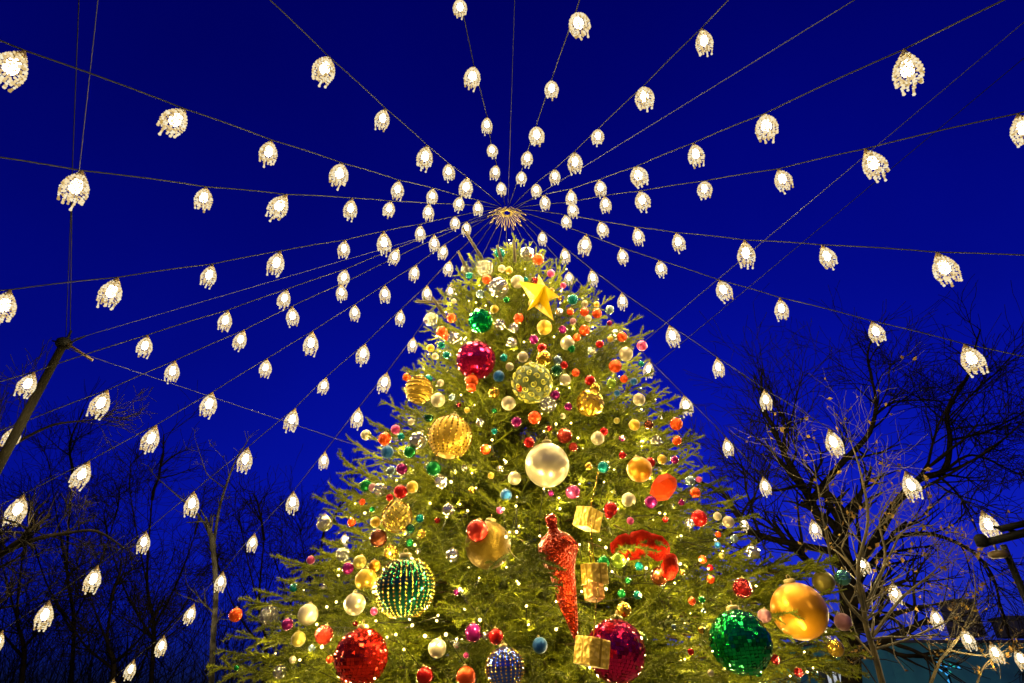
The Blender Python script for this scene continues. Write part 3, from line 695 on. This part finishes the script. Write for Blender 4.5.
for (ds, rel, lm), it in labs.items():
    it.sort()
    for q, (_, i) in enumerate(it):
        lab_of[i] = f"{ds} {rel} {lm}" if len(it) == 1 else (f"{ds} nearest to {lm}, hanging {rel} it" if q == 0 else f"{ds} {rel} {lm}, {ORD[q]} nearest to it")
for i, (c, R3, kd, px, py, ok, lab) in enumerate(orn3):
    if lab: continue
    o = obj(NAME.get(kd, 'bauble'), SM[kd], None, c, R3, (random.uniform(-.25, .25), random.uniform(-.25, .25), random.uniform(0, 6.28)))
    tag(o, lab_of[i], 'bauble', 'baubles hung on the decorated fir')
# large ones: body + cap > hanging loop
cap2 = MB(); cap2.lathe([(.20, .96), (.215, 1.0), (.215, 1.10), (.14, 1.14)], (0, 0, 0), 16); cap2_me = cap2.mesh('ornament_cap', M['brass'])
lp = MB(); q = np.linspace(0, 2*PI, 15); lp.tube(np.stack([.08*np.cos(q), 0*q, 1.2+.09*np.sin(q)], 1), .018, 5, cap=False); loop_me = lp.mesh('hanging_loop', M['brass'])
def fac(nm, a_, b_=None, seg=40, ring=26, jit=.06, seed=1): return sphere_mesh(nm, [M[a_]] if not b_ else [M[a_], M[b_], M[b_]], seg, ring, facet=True, jit=jit, cap=False, seed=seed)
def dots(nm, base, dotm, cols, rows, dr, band=(.15, .85), ribs=0):
    mb = MB(); prof = [(max(1e-3, math.sin(PI*i/20)), -math.cos(PI*i/20)) for i in range(21)]
    mb.lathe(prof, (0, 0, 0), 40, 0, True)
    for j in range(cols):
        for i in range(rows):
            th = PI*(band[0]+(band[1]-band[0])*i/(rows-1)); a = 2*PI*j/cols
            mb.bead((1.0*math.sin(th)*math.cos(a), math.sin(th)*math.sin(a), math.cos(th)), dr*(.6+.4*math.sin(th)), 1)
    return mb.mesh(nm, [base, dotm])
def swirl():
    mb = MB(); mb.ball((0, 0, 0), .97, 28, 18)
    g = np.random.default_rng(5)
    for i in range(70):
        zf = 1-2*(i+.5)/70; a = i*2.39996; n_ = np.array([math.sqrt(1-zf*zf)*math.cos(a), math.sqrt(1-zf*zf)*math.sin(a), zf])
        e1 = np.cross(n_, [0.3, .2, 1]); e1 /= np.linalg.norm(e1); e2 = np.cross(n_, e1); tt = np.linspace(0, 1, 18); a0 = g.uniform(0, 6.28)
        rr = .03+.13*tt; aa = a0+tt*8.5
        pts = n_+e1*(rr*np.cos(aa))[:, None]+e2*(rr*np.sin(aa))[:, None]; pts /= np.linalg.norm(pts, axis=1)[:, None]
        mb.tube(pts*1.01, .03, 4, 1)
    return mb.mesh('curl_ball', [mat('curl_base', (.07, .09, .012), .5, .2), mat('curl_gold', (.55, .52, .06), .3, .4)])
def lattice():
    mb = MB(); mb.ball((0, 0, 0), .9, 20, 14, 1)
    for s_ in (1, -1):
        for j in range(14):
            t_ = np.linspace(.12, .88, 24); a = 2*PI*j/14+s_*t_*3.0; th = PI*t_
            mb.tube(np.stack([np.sin(th)*np.cos(a), np.sin(th)*np.sin(a), np.cos(th)], 1), .035, 4, 0)
    return mb.mesh('lattice_ball', [M['gold'], M['olive']])
def rings():
    mb = MB(); mb.ball((0, 0, 0), .96, 24, 16, 1)
    for i in range(1, 10):
        th = PI*i/10; q = np.linspace(0, 2*PI, 33); mb.tube(np.stack([math.sin(th)*np.cos(q), math.sin(th)*np.sin(q), 0*q+math.cos(th)], 1), .05, 5, 0, False)
    return mb.mesh('ringed_ball', [M['gold'], M['goldm']])
BM = dict(b_green=fac('mirror_ball', 'm_green', seg=26, ring=14, jit=.09), b_magenta=fac('mirror_ball', 'm_magenta', seg=34, ring=20, jit=.05), b_swirl=swirl(), b_gold=fac('mirror_ball', 'm_gold', seg=26, ring=16, jit=.12),
  b_golddot=dots('dotted_ball', M['goldm'], M['gold'], 22, 15, .06), b_goldring=rings(), b_pearl=sphere_mesh('pearl_ball', [M['cream']], 40, 26, cap=False), b_amber=sphere_mesh('amber_ball', [M['amber']], 32, 20, cap=False), b_lattice=lattice(),
  b_olive=sphere_mesh('olive_ball', [mat('dull_gold', (.085, .052, .004), .45, .7, bump=(14, .2), spec=.1)], 32, 20, cap=False), b_greendot=dots('dotted_ball', M['m_dkgreen'], M['m_gold'], 30, 19, .045), b_red=fac('mirror_ball', 'm_red', seg=40, ring=26, jit=.20),
  b_crimson=fac('mirror_ball', 'm_magenta', seg=44, ring=26, jit=.13, seed=3), b_emerald=fac('mirror_ball', 'm_emerald', seg=46, ring=28, jit=.15, seed=4), b_orangegold=sphere_mesh('plain_ball', [M['amber']], 48, 30, cap=False),
  b_bluegold=dots('dotted_ball', M['m_blue'], M['m_gold'], 24, 13, .06, band=(.2, .8)))
for c, R3, kd, px, py, ok, lab in orn3:
    if not lab: continue
    root = thing('large_bauble', lab, 'ornament', c, 'large balls hung on the decorated fir')
    rot = (random.uniform(-.15, .15), random.uniform(-.15, .15), random.uniform(0, 6))
    obj('ball', BM[kd], root, (0, 0, 0), R3, rot)
    cp = obj('ornament_cap', cap2_me, root, (0, 0, 0), R3, rot); obj('hanging_loop', loop_me, cp)
# star
def star_mesh(R, r, depth, rot, name='star'):
    mb = MB(); V = [(0, -depth, 0), (0, depth, 0)]
    for i in range(10):
        a = rot+PI/2+PI*i/5; q = R if i % 2 == 0 else r; V.append((q*math.cos(a), 0, q*math.sin(a)))
    fs = []
    for i in range(10):
        j = (i+1) % 10; fs += [[0, 2+j, 2+i], [1, 2+i, 2+j]]
    mb.add(V, fs, 0, False); return mb.mesh(name, M['yellow'])
o = obj('star_ornament', star_mesh(.50, .115, .20, -.05), None, STAR, (.68, 1, 1.28), (-.35, .12, .35)); tag(o, 'large faceted yellow star with long points near the top of the tree', 'star')
# gift boxes
for i, (c, R3, lab) in enumerate(box3):
    root = thing('gift_box', lab, 'gift box', c, 'gold gift boxes hung on the fir')
    m_ = mat('box_paper', (.62, .40, .03) if i != 2 else (.60, .26, .02), .35, .45, bump=(25, .35, 'voronoi'))
    root.rotation_euler = [(.25, .15, .75), (.1, -.08, .5), (-.2, .1, .5), (.12, .12, .62)][i]
    mb = MB(); s_ = R3*.82; mb.box((-s_, -s_, -s_), (s_, s_, s_)); o = mb.build('box', m_, root)
    bv = o.modifiers.new('bevel', 'BEVEL'); bv.width = s_*.08; bv.segments = 2
    mb = MB(); e_ = s_*1.012; w_ = s_*.09
    mb.box((-w_, -e_, -e_), (w_, e_, e_)); mb.box((-e_, -w_, -e_*.999), (e_, w_, e_*.999))
    mb.build('ribbon', M['goldm'], root)
    mb = MB(); mb.tube([(0, 0, s_), (0, 0, s_+.35)], .004, 5)
    th_ = mb.build('thread', M['gold'], root)
# long red drop with scrollwork
ax = drop_tip-drop_top; DL = np.linalg.norm(ax); axn = ax/DL
root = thing('drop_ornament', 'long red glittering drop with scrollwork, partly under a fir spray', 'ornament', drop_top)
prof = [(.012, 0), (.05, .10), (.12, .14), (.165, .19), (.18, .25), (.155, .33), (.115, .44), (.088, .62), (.058, .80), (.018, .97), (.004, 1.0)]
mb = MB(); mb.lathe([(r*DL*.92, zv*DL) for r, zv in prof], (0, 0, 0), 20, 0, True, axis=axn); mb.build('body', mat('glitter_red', (.27, .020, .003), .3, .85, bump=(48, 1.0, 'voronoi'), spec=.1), root)
mb = MB(); Q = np.array(Vector((0, 0, 1)).rotation_difference(Vector(axn)).to_matrix())
for i in range(64):
    zv = .16+.8*((i*.618) % 1); a = i*2.4; tt = np.linspace(0, 1, 16); r0 = np.interp(zv, [p[1] for p in prof], [p[0] for p in prof])*.95
    rr = (.006+.022*tt)*DL*min(1, r0*8); aa = a*3+tt*8
    zz_ = zv*DL+rr*np.sin(aa); ra = np.interp(zz_/DL, [p[1] for p in prof], [p[0] for p in prof])*DL*.955; an = a+rr*np.cos(aa)/max(.02, r0*DL)
    mb.tube((np.stack([ra*np.cos(an), ra*np.sin(an), zz_], 1)) @ Q.T, .0065, 4)
mb.build('scrollwork', mat('scroll_red', (.60, .05, .007), .25, .85), root)
mb = MB(); mb.lathe([(.035*DL, .085*DL), (.05*DL, .02*DL), (.05*DL, -.02*DL), (.02*DL, -.04*DL)], (0, 0, 0), 12, 0, True, axis=axn); mb.build('ornament_cap', M['redg'], root)
# orange red crumpled block and red fabric flower
c = at(663, 487, hit(663, 487)[0]-.16); R3 = 13*hit(663, 487)[0]/F
bm = bmesh.new(); bmesh.ops.create_icosphere(bm, subdivisions=2, radius=1); rb_ = random.Random(2)
for v in bm.verts: v.co *= rb_.uniform(.78, 1.08); v.co.x += .25*v.co.z
me = bpy.data.meshes.new('faceted_block'); bm.to_mesh(me); bm.free(); me.materials.append(M['fabo'])
tag(obj('faceted_ornament', me, None, c, (R3*.95, R3*.8, R3*1.15), (.3, .5, .2)), 'bright orange red crumpled block right of the amber yellow ball', 'ornament')
t_ = hit(642, 546)[0]-.02; root = thing('fabric_flower', 'dark red fabric flower with broad petals in the right half of the tree', 'ornament', at(642, 546, t_))
def petal(wd, ln, curl):
    mb = MB(); V = []; fs = []; n1, n2 = 9, 7
    for i in range(n1):
        u_ = i/(n1-1)
        for j in range(n2):
            v_ = j/(n2-1)*2-1; wv = wd*math.sin(PI*(.16+.62*u_))**.8
            V.append((v_*wv, -.35*wd*(1-v_*v_)-curl*math.sin(u_*2.4)+.012*math.sin(9*v_+5*u_)*u_, u_*ln*(1-.12*abs(v_))))
    for i in range(n1-1):
        for j in range(n2-1): q = i*n2+j; fs.append([q, q+1, q+n2+1, q+n2])
    mb.add(V, fs); return mb.mesh('petal', M['fabric'])
pm = petal(.13, .22, .06)
for px, py, r, roll in FAB:
    o = obj('petal', pm, root, at(px, py+6, t_-.02*abs(roll))-at(642, 546, t_), 1, (.25, roll, 0)); sd = o.modifiers.new('thick', 'SOLIDIFY'); sd.thickness = .012
t_ = hit(668, 566)[0]-.14; o = obj('fabric_bud', pm, None, at(676, 572, t_), (.9, 1, .8), (.2, -1.1, 0)); sd = o.modifiers.new('thick', 'SOLIDIFY'); sd.thickness = .012
tag(o, 'single red fabric petal lying below and right of the red fabric flower', 'ornament')

# ------------------------------------------------------------------ fairy lights in the fir
FL = [(469,301),(476,302.5),(524,295),(466,337.5),(524,342),(569,336.6),(554,337),(461,395),(476,488),(451,482),(490,447),(503.5,509),(506,462),(556,424),(571,423),(517,497),(516,506),(622,437),(604,482),(559,498),(659.5,513),(665,514),(579.5,544.5),
 (628,559),(680,564),(656,572),(581.5,591.5),(606,589),(556,601.5),(526.5,606),(708,569),(674.5,583),(715,540),(756,586),(516.5,532),(753,616),(365,513),(348,538),(373.5,592),(390,554),(327,607),(336.5,602),(317,624.5),(322,647),(376,621),(396,634.5),
 (425,636),(446,634.5),(460,589),(506,537),(807,672),(813,668),(804,652),(348,682),(300,660),(790,676),(640,595),(700,560),(480,620),(415,545)]
bulbs = []
for px, py in FL:
    t, ok = hit(px, py); bulbs.append(at(px, py, t-.10))
for i in range(500):
    z = 9.2*(1-math.sqrt(random.random()*.92))+.4; ph = random.uniform(-PI, .3) if random.random() < .85 else random.uniform(.3, PI); R = envelope(z, ph)*random.uniform(.62, .93)
    bulbs.append(np.array([AX[0]+R*math.cos(ph), AX[1]+R*math.sin(ph), z]))
fb = MB(); fb.bead((0, 0, 0), 1.); fairy_me = fb.mesh('fairy_bulb', M['fairy'])
bands = [(-1, 1.5, 'around the lowest branches'), (1.5, 2.2, 'just above the lowest branches'), (2.2, 2.9, 'a little below the middle'), (2.9, 3.7, 'around the middle'), (3.7, 4.6, 'just above the middle'), (4.6, 5.8, 'two thirds of the way up'), (5.8, 7.2, 'in the upper part'), (7.2, 10, 'close to the tip')]
for z0, z1, wh in bands:
    sel = sorted([p for p in bulbs if z0 <= p[2] < z1], key=lambda p: math.atan2(p[1]-AX[1], p[0]-AX[0]))[:98]
    if not sel: continue
    root = thing('fairy_light_string', f'string of tiny warm fairy lights wound through the fir {wh}', 'string lights', (AX[0], AX[1], .5*(max(z0, 0)+z1)), 'fairy light strings in the fir')
    o0 = np.array(root.location)
    pts = []
    for a_, b_ in zip(sel[:-1], sel[1:]):
        pts.append(a_-o0)
        m_ = .5*(a_+b_); m_[:2] = AX+(m_[:2]-AX)*.93; pts.append(m_-o0)
    pts.append(sel[-1]-o0)
    mb = MB(); mb.tube(np.array(pts)+np.array([0, .0, -.012]), .003, 4); mb.build('wire', M['cable'], root)
    for p in sel:
        bl = obj('bulb', fairy_me, root, p-o0, random.choice([.009, .012, .016]))
        l = bpy.data.objects.new('bulb_glow', fairy_l); COL.objects.link(l); l.parent = bl
        n_ = p-np.array([AX[0], AX[1], p[2]]); n_ /= np.linalg.norm(n_); l.location = tuple(n_*2.6)

# ------------------------------------------------------------------ bare trees
def grow(mb, p, d, L, r, lev, g, up=.15, spread=.6, minr=.004, tips=None, mi=0, kids=(4, 7)):
    n = 6; pts = [p]; dirs = []
    for i in range(n):
        d = d+np.array([g.gauss(0, .13), g.gauss(0, .13), g.gauss(0, .10)+up*.12]); d /= np.linalg.norm(d)
        p = p+d*L/n; pts.append(p); dirs.append(d)
    r1 = max(minr, r*.35); rs = np.linspace(r, r1, n+1)
    mb.tube(pts, rs, 5 if r > .03 else 3, mi, False)
    if tips is not None and lev <= 1: tips.extend(pts[2:])
    if lev <= 0: return
    for c in range(g.randint(*kids)):
        i = g.randint(1, n-1); f = rs[i]
        ax_ = np.cross(dirs[i], np.array([g.gauss(0, 1), g.gauss(0, 1), g.gauss(0, 1)])); ax_ /= np.linalg.norm(ax_)+1e-9
        a = g.uniform(.4, spread+.4); nd = dirs[i]*math.cos(a)+ax_*math.sin(a)
        grow(mb, pts[i+1], nd, L*g.uniform(.45, .75), f*.6, lev-1, g, up, spread, minr, tips, mi, kids)
def smooth(pts, n=6):
    pts = np.array(pts); out = []
    for i in range(len(pts)-1):
        p0, p1, p2, p3 = pts[max(i-1, 0)], pts[i], pts[i+1], pts[min(i+2, len(pts)-1)]
        for q in range(n):
            t = q/n; out.append(.5*((2*p1)+(-p0+p2)*t+(2*p0-5*p1+4*p2-p3)*t*t+(-p0+3*p1-3*p2+p3)*t**3))
    out.append(pts[-1]); return np.array(out)
def bare_tree(name, label, limbs, base, m, seed, lev=2, sub=9, thin=1., minr=.004, tips=None, twl=.9, group='bare trees around the plaza', up=.15):
    g = random.Random(seed)
    root = thing(name, label, 'tree', base, group); b0 = np.array(base)
    tr = MB(); cr = MB()
    for li, (pix, w0, w1) in enumerate(limbs):
        P3 = smooth([at(x, y, dp) for x, y, dp in pix])
        if li == 0: P3 = np.concatenate([[b0], P3])
        kf = (.62 if m != 'warm_bark' else 1)*thin
        rs = np.linspace(w0*kf, w1*kf, len(P3))
        tr.tube(P3-b0, rs, 8, 0, False)
        n = len(P3); tot = np.linalg.norm(np.diff(P3, axis=0), axis=1).sum()
        for c in range(max(2, int(sub*(1 if li else .6)))):
            i = int(n*g.uniform(.25, .999)); i = min(i, n-2); d = P3[i+1]-P3[i]; d /= np.linalg.norm(d)+1e-9
            ax_ = np.cross(d, np.array([g.gauss(0, 1), g.gauss(0, 1), g.gauss(0, 1)])); ax_ /= np.linalg.norm(ax_)+1e-9; a = g.uniform(.4, 1.1)
            grow(cr, P3[i]-b0, d*math.cos(a)+ax_*math.sin(a), tot*twl*g.uniform(.22, .5), rs[i]*.5, lev, g, up=up, minr=minr, tips=tips)
        d = P3[-1]-P3[-2]; d /= np.linalg.norm(d); grow(cr, P3[-1]-b0, d, tot*.3*twl, w1*.9, lev, g, up=up, minr=minr, tips=tips)
    tr.build('trunk', M[m], root); cr.build('crown', M[m], root); return root
D1 = 15.
def gp(px, py, dep):
    p = at(px, py, dep); return (p[0], p[1], 0)
bare_tree('bare_tree', 'large dark bare tree with thick spreading limbs behind the right side', [
    ([(852,690,D1),(850,640,D1),(848,590,D1),(845,565,D1)], .42, .30),
    ([(846,572,D1),(825,530,D1),(805,490,D1+.3),(785,455,D1+.5),(772,425,D1+.5)], .24, .07),
    ([(835,552,D1),(790,543,D1-.4),(755,533,D1-.8),(735,512,D1-1),(722,492,D1-1),(690,480,D1-1)], .16, .05),
    ([(812,500,D1),(840,465,D1+.4),(868,435,D1+.6),(876,405,D1+.8),(872,380,D1+1)], .15, .05),
    ([(875,415,D1+.6),(895,402,D1+1),(930,400,D1+1.4)], .06, .03),
    ([(850,575,D1),(875,540,D1),(895,505,D1+.2),(918,480,D1+.3),(944,470,D1+.4),(950,440,D1+.5),(947,415,D1+.7),(958,392,D1+.8)], .20, .06),
    ([(946,470,D1+.4),(972,455,D1+.2),(1010,470,D1)], .07, .03), ([(950,440,D1+.5),(985,432,D1+.8),(1020,415,D1+1)], .06, .03),
    ([(880,545,D1),(905,535,D1-.2),(935,535,D1-.5),(970,550,D1-.8),(992,575,D1-1),(1000,605,D1-1)], .10, .04),
    ([(800,485,D1),(770,490,D1-.6),(745,470,D1-1)], .07, .03)], gp(852, 690, D1), 'dark_bark', 11, lev=2, sub=13, minr=.007, twl=1.15)
tp = []
D2 = 10.
rt = bare_tree('young_tree', 'slender lit tree with sparse yellow brown leaves at the lower right', [
    ([(884,690,D2),(875,655,D2),(866,625,D2),(864,600,D2)], .055, .04),
    ([(866,622,D2),(858,570,D2-.1),(868,520,D2-.2),(860,470,D2-.2),(850,440,D2)], .04, .008), ([(866,610,D2),(885,560,D2+.2),(880,520,D2+.3),(895,490,D2+.4)], .032, .008),
    ([(867,625,D2),(840,590,D2),(825,530,D2-.2),(815,470,D2-.3)], .03, .006), ([(870,640,D2),(900,600,D2+.1),(930,575,D2+.1),(945,560,D2+.2)], .03, .006),
    ([(872,650,D2),(905,640,D2-.1),(940,625,D2-.2),(965,610,D2)], .025, .006), ([(868,600,D2),(890,555,D2-.2),(905,530,D2-.3),(935,525,D2-.3)], .025, .006), ([(878,660,D2),(855,655,D2),(835,650,D2)], .02, .006)], gp(884, 690, D2), 'warm_bark', 5, lev=1, sub=14, minr=.0035, tips=tp, twl=.85)
lf = MB(); g = random.Random(4); b0 = np.array(rt.location)
def leaves(mb, pts, n, sz):
    for i in range(n):
        p = np.array(g.choice(pts)); a = np.array([g.gauss(0, 1) for _ in range(3)]); a /= np.linalg.norm(a); b_ = np.cross(a, [g.gauss(0, 1) for _ in range(3)]); b_ /= np.linalg.norm(b_); s_ = sz*g.uniform(.6, 1.3)
        mb.add([p, p+a*s_*.5+b_*s_*.32+np.cross(a, b_)*s_*.12, p+a*s_, p+a*s_*.5-b_*s_*.32+np.cross(a, b_)*s_*.12], [[0, 1, 2, 3]], 0, False)
leaves(lf, tp, 330, .085); lf.build('leaves', M['leaf'], rt)
D3 = 10.5; tp2 = []
rt = bare_tree('young_tree', 'slender tree with thin twigs and few leaves at the right bottom corner', [
    ([(925,700,D3),(938,665,D3),(948,650,D3)], .03, .02), ([(945,655,D3),(960,635,D3),(975,600,D3),(972,560,D3)], .022, .006), ([(948,650,D3),(985,655,D3),(1010,640,D3)], .02, .006), ([(975,690,D3),(985,665,D3),(1005,650,D3)], .02, .006)], gp(925, 700, D3), 'warm_bark', 15, lev=1, sub=7, minr=.0035, tips=tp2)
lf = MB(); leaves(lf, tp2, 120, .085); lf.build('leaves', M['leaf'], rt)
D4 = 12.
bare_tree('birch_tree', 'pale slim birch with forked bare top on the left', [
    ([(211,695,D4),(213,640,D4),(216,590,D4),(213,548,D4)], .10, .075),
    ([(213,550,D4),(219,510,D4),(228,480,D4),(236,460,D4),(245,445,D4)], .055, .012), ([(214,548,D4),(205,525,D4),(192,508,D4),(180,498,D4),(156,477,D4)], .045, .012),
    ([(226,489,D4),(208,475,D4),(202,460,D4),(195,438,D4)], .02, .006), ([(229,478,D4),(226,462,D4),(212,446,D4)], .012, .005)], gp(211, 695, D4), 'pale_bark', 3, lev=1, sub=3, minr=.005, twl=.45)
bare_tree('bare_tree', 'leaning dark bare tree with long arching limb at the left edge', [
    ([(-70,690,9),(-50,620,9),(-20,570,9),(10,549,9)], .16, .075), ([(10,549,9),(40,538,9),(62,534,9),(95,531,9),(120,545,9.3)], .07, .02),
    ([(-40,600,9),(-30,520,9),(-10,465,9),(10,447,9),(50,426,9),(82,421,9)], .07, .02)], gp(-70, 690, 9), 'dark_bark', 21, lev=2, sub=6, minr=.005, twl=.6)
for i, (x, dp, top, sd) in enumerate([(70, 21, 480, 31), (150, 19, 500, 32), (20, 17, 560, 33), (262, 20, 540, 34), (320, 24, 540, 37), (110, 16, 600, 35)]):
    lab = ['tall dark bare tree standing far behind the left strands', 'dark bare tree left of the pale birch', 'dense dark bare tree low in the left corner', 'dark bare tree between the birch and the fir', 'far dark bare tree hidden by the fir\'s left edge', 'low dark bare tree at the bottom left of the birch'][i]
    h = 690-top
    bare_tree('bare_tree', lab, [([(x, 695, dp), (x+4, 695-h*.35, dp), (x-3, 695-h*.6, dp), (x+2, top, dp)], .24, .06), ([(x+2, 695-h*.3, dp), (x-25, 695-h*.55, dp+.5), (x-42, top+h*.2, dp+.5)], .12, .04),
        ([(x+3, 695-h*.35, dp), (x+28, 695-h*.6, dp-.5), (x+45, top+h*.18, dp-.5)], .12, .04), ([(x, 695-h*.5, dp), (x-14, top+h*.15, dp-.8), (x-20, top-h*.05, dp-.8)], .09, .03)], gp(x, 695, dp), 'dark_bark', sd, lev=2, sub=12, minr=.007, thin=.55)

th = MB(); g = random.Random(77)
for i in range(230):
    x = g.uniform(-40, 420); dp = g.uniform(20, 27); b0 = gp(x, 690, dp); hh = g.uniform(2.5, 6.5)
    grow(th, np.array(b0), np.array([g.gauss(0, .12), g.gauss(0, .12), 1.]), hh, g.uniform(.015, .035), 1, g, up=.25, minr=.006, kids=(7, 11))
tag(th.build('thicket', M['dark_bark']), 'dark thicket of fine bare twigs below the far trees', None, kind='stuff')
# ------------------------------------------------------------------ buildings behind the plaza
M['teal_wall'] = mat('teal_wall', (.05, .34, .34), .8, noise=(.6, (.035, .22, .24)))
M['dark_roof'] = mat('dark_roof', (.06, .065, .07), .8)
M['glass'] = mat('window_glass', (.05, .07, .09), .15)
M['litwin'] = mat('lit_window', (.6, .6, .55), .4, emit=(.75, .85, 1), estr=.45, noemit_sample=True)
def building(label, px0, px1, py_top, dep, depth, mw, lit, rows, cols, extra=None):
    a_ = at(px0, py_top, dep); b_ = at(px1, py_top, dep); x0, x1 = a_[0], b_[0]; y = .5*(a_[1]+b_[1]); zt = .5*(a_[2]+b_[2])
    root = thing('building', label, 'building', (x0, y, 0), 'buildings behind the plaza'); W = x1-x0
    mb = MB(); mb.box((0, 0, 0), (W, depth, zt)); mb.build('wall', mw, root)
    mb = MB(); mb.box((-.08, -.08, zt+.003), (W+.08, depth+.08, zt+.12)); rf = mb.build('roof', M['dark_roof'], root)
    for r in range(rows):
        for c in range(cols):
            wx = W*(c+.5)/cols; wz = zt-1.2-r*(zt-1.5)/rows; ww = W/cols*.28
            mb = MB(); mb.box((wx-ww-.08, -.06, wz-.98), (wx+ww+.08, .02, wz+.08)); fr = mb.build('window', M['dark_roof'], root)
            mb = MB(); mb.box((wx-ww, -.075, wz-.9), (wx+ww, -.063, wz)); mb.build('pane', M['litwin'] if (lit and (r*7+c*3) % 4 != 0) else M['glass'], fr)
    if extra:
        for (u0, u1, hh) in extra:
            mb = MB(); mb.box((W*u0, .3, zt+.303), (W*u1, 1.4, zt+hh)); mb.box((W*u0-.06, .24, zt+hh+.003), (W*u1+.06, 1.46, zt+hh+.14)); mb.build('chimney', M['dark_roof'], rf)
    return root
building('wide teal walled building with dark roof blocks at the right bottom corner', 885, 1130, 643, 26, 3, M['teal_wall'], False, 0, 14, [(.36, .45, 1.7), (.56, .75, 1.0)])
building('building with rows of lit windows glimpsed behind the fir at right', 812, 880, 645, 30, 8, M['teal_wall'], True, 5, 12)
c = at(946, 668, 19); root = thing('glowing_decoration', 'small cluster of glowing blue and teal lights on a stake by the teal walled building', 'decoration', (c[0], c[1], 0))
M['blue_glow'] = mat('blue_glow', (.02, .2, .4), .4, emit=(.05, .45, 1), estr=.9, noemit_sample=True); M['teal_glow'] = mat('teal_glow', (.02, .4, .3), .4, emit=(.03, .7, .55), estr=.6, noemit_sample=True)
mb = MB(); mb.tube([(0, 0, 0), (0, 0, c[2])], .03, 6); mb.build('stake', M['black_metal'], root); g = random.Random(9)
for i in range(16):
    mb = MB(); mb.bead((g.gauss(0, .16), g.gauss(0, .12), c[2]+g.gauss(0, .16)), g.uniform(.04, .075)); mb.build('glowing_bulb', M['blue_glow'] if i % 3 else M['teal_glow'], root)
print('lanterns', nlan, 'ornaments', len(orn3))
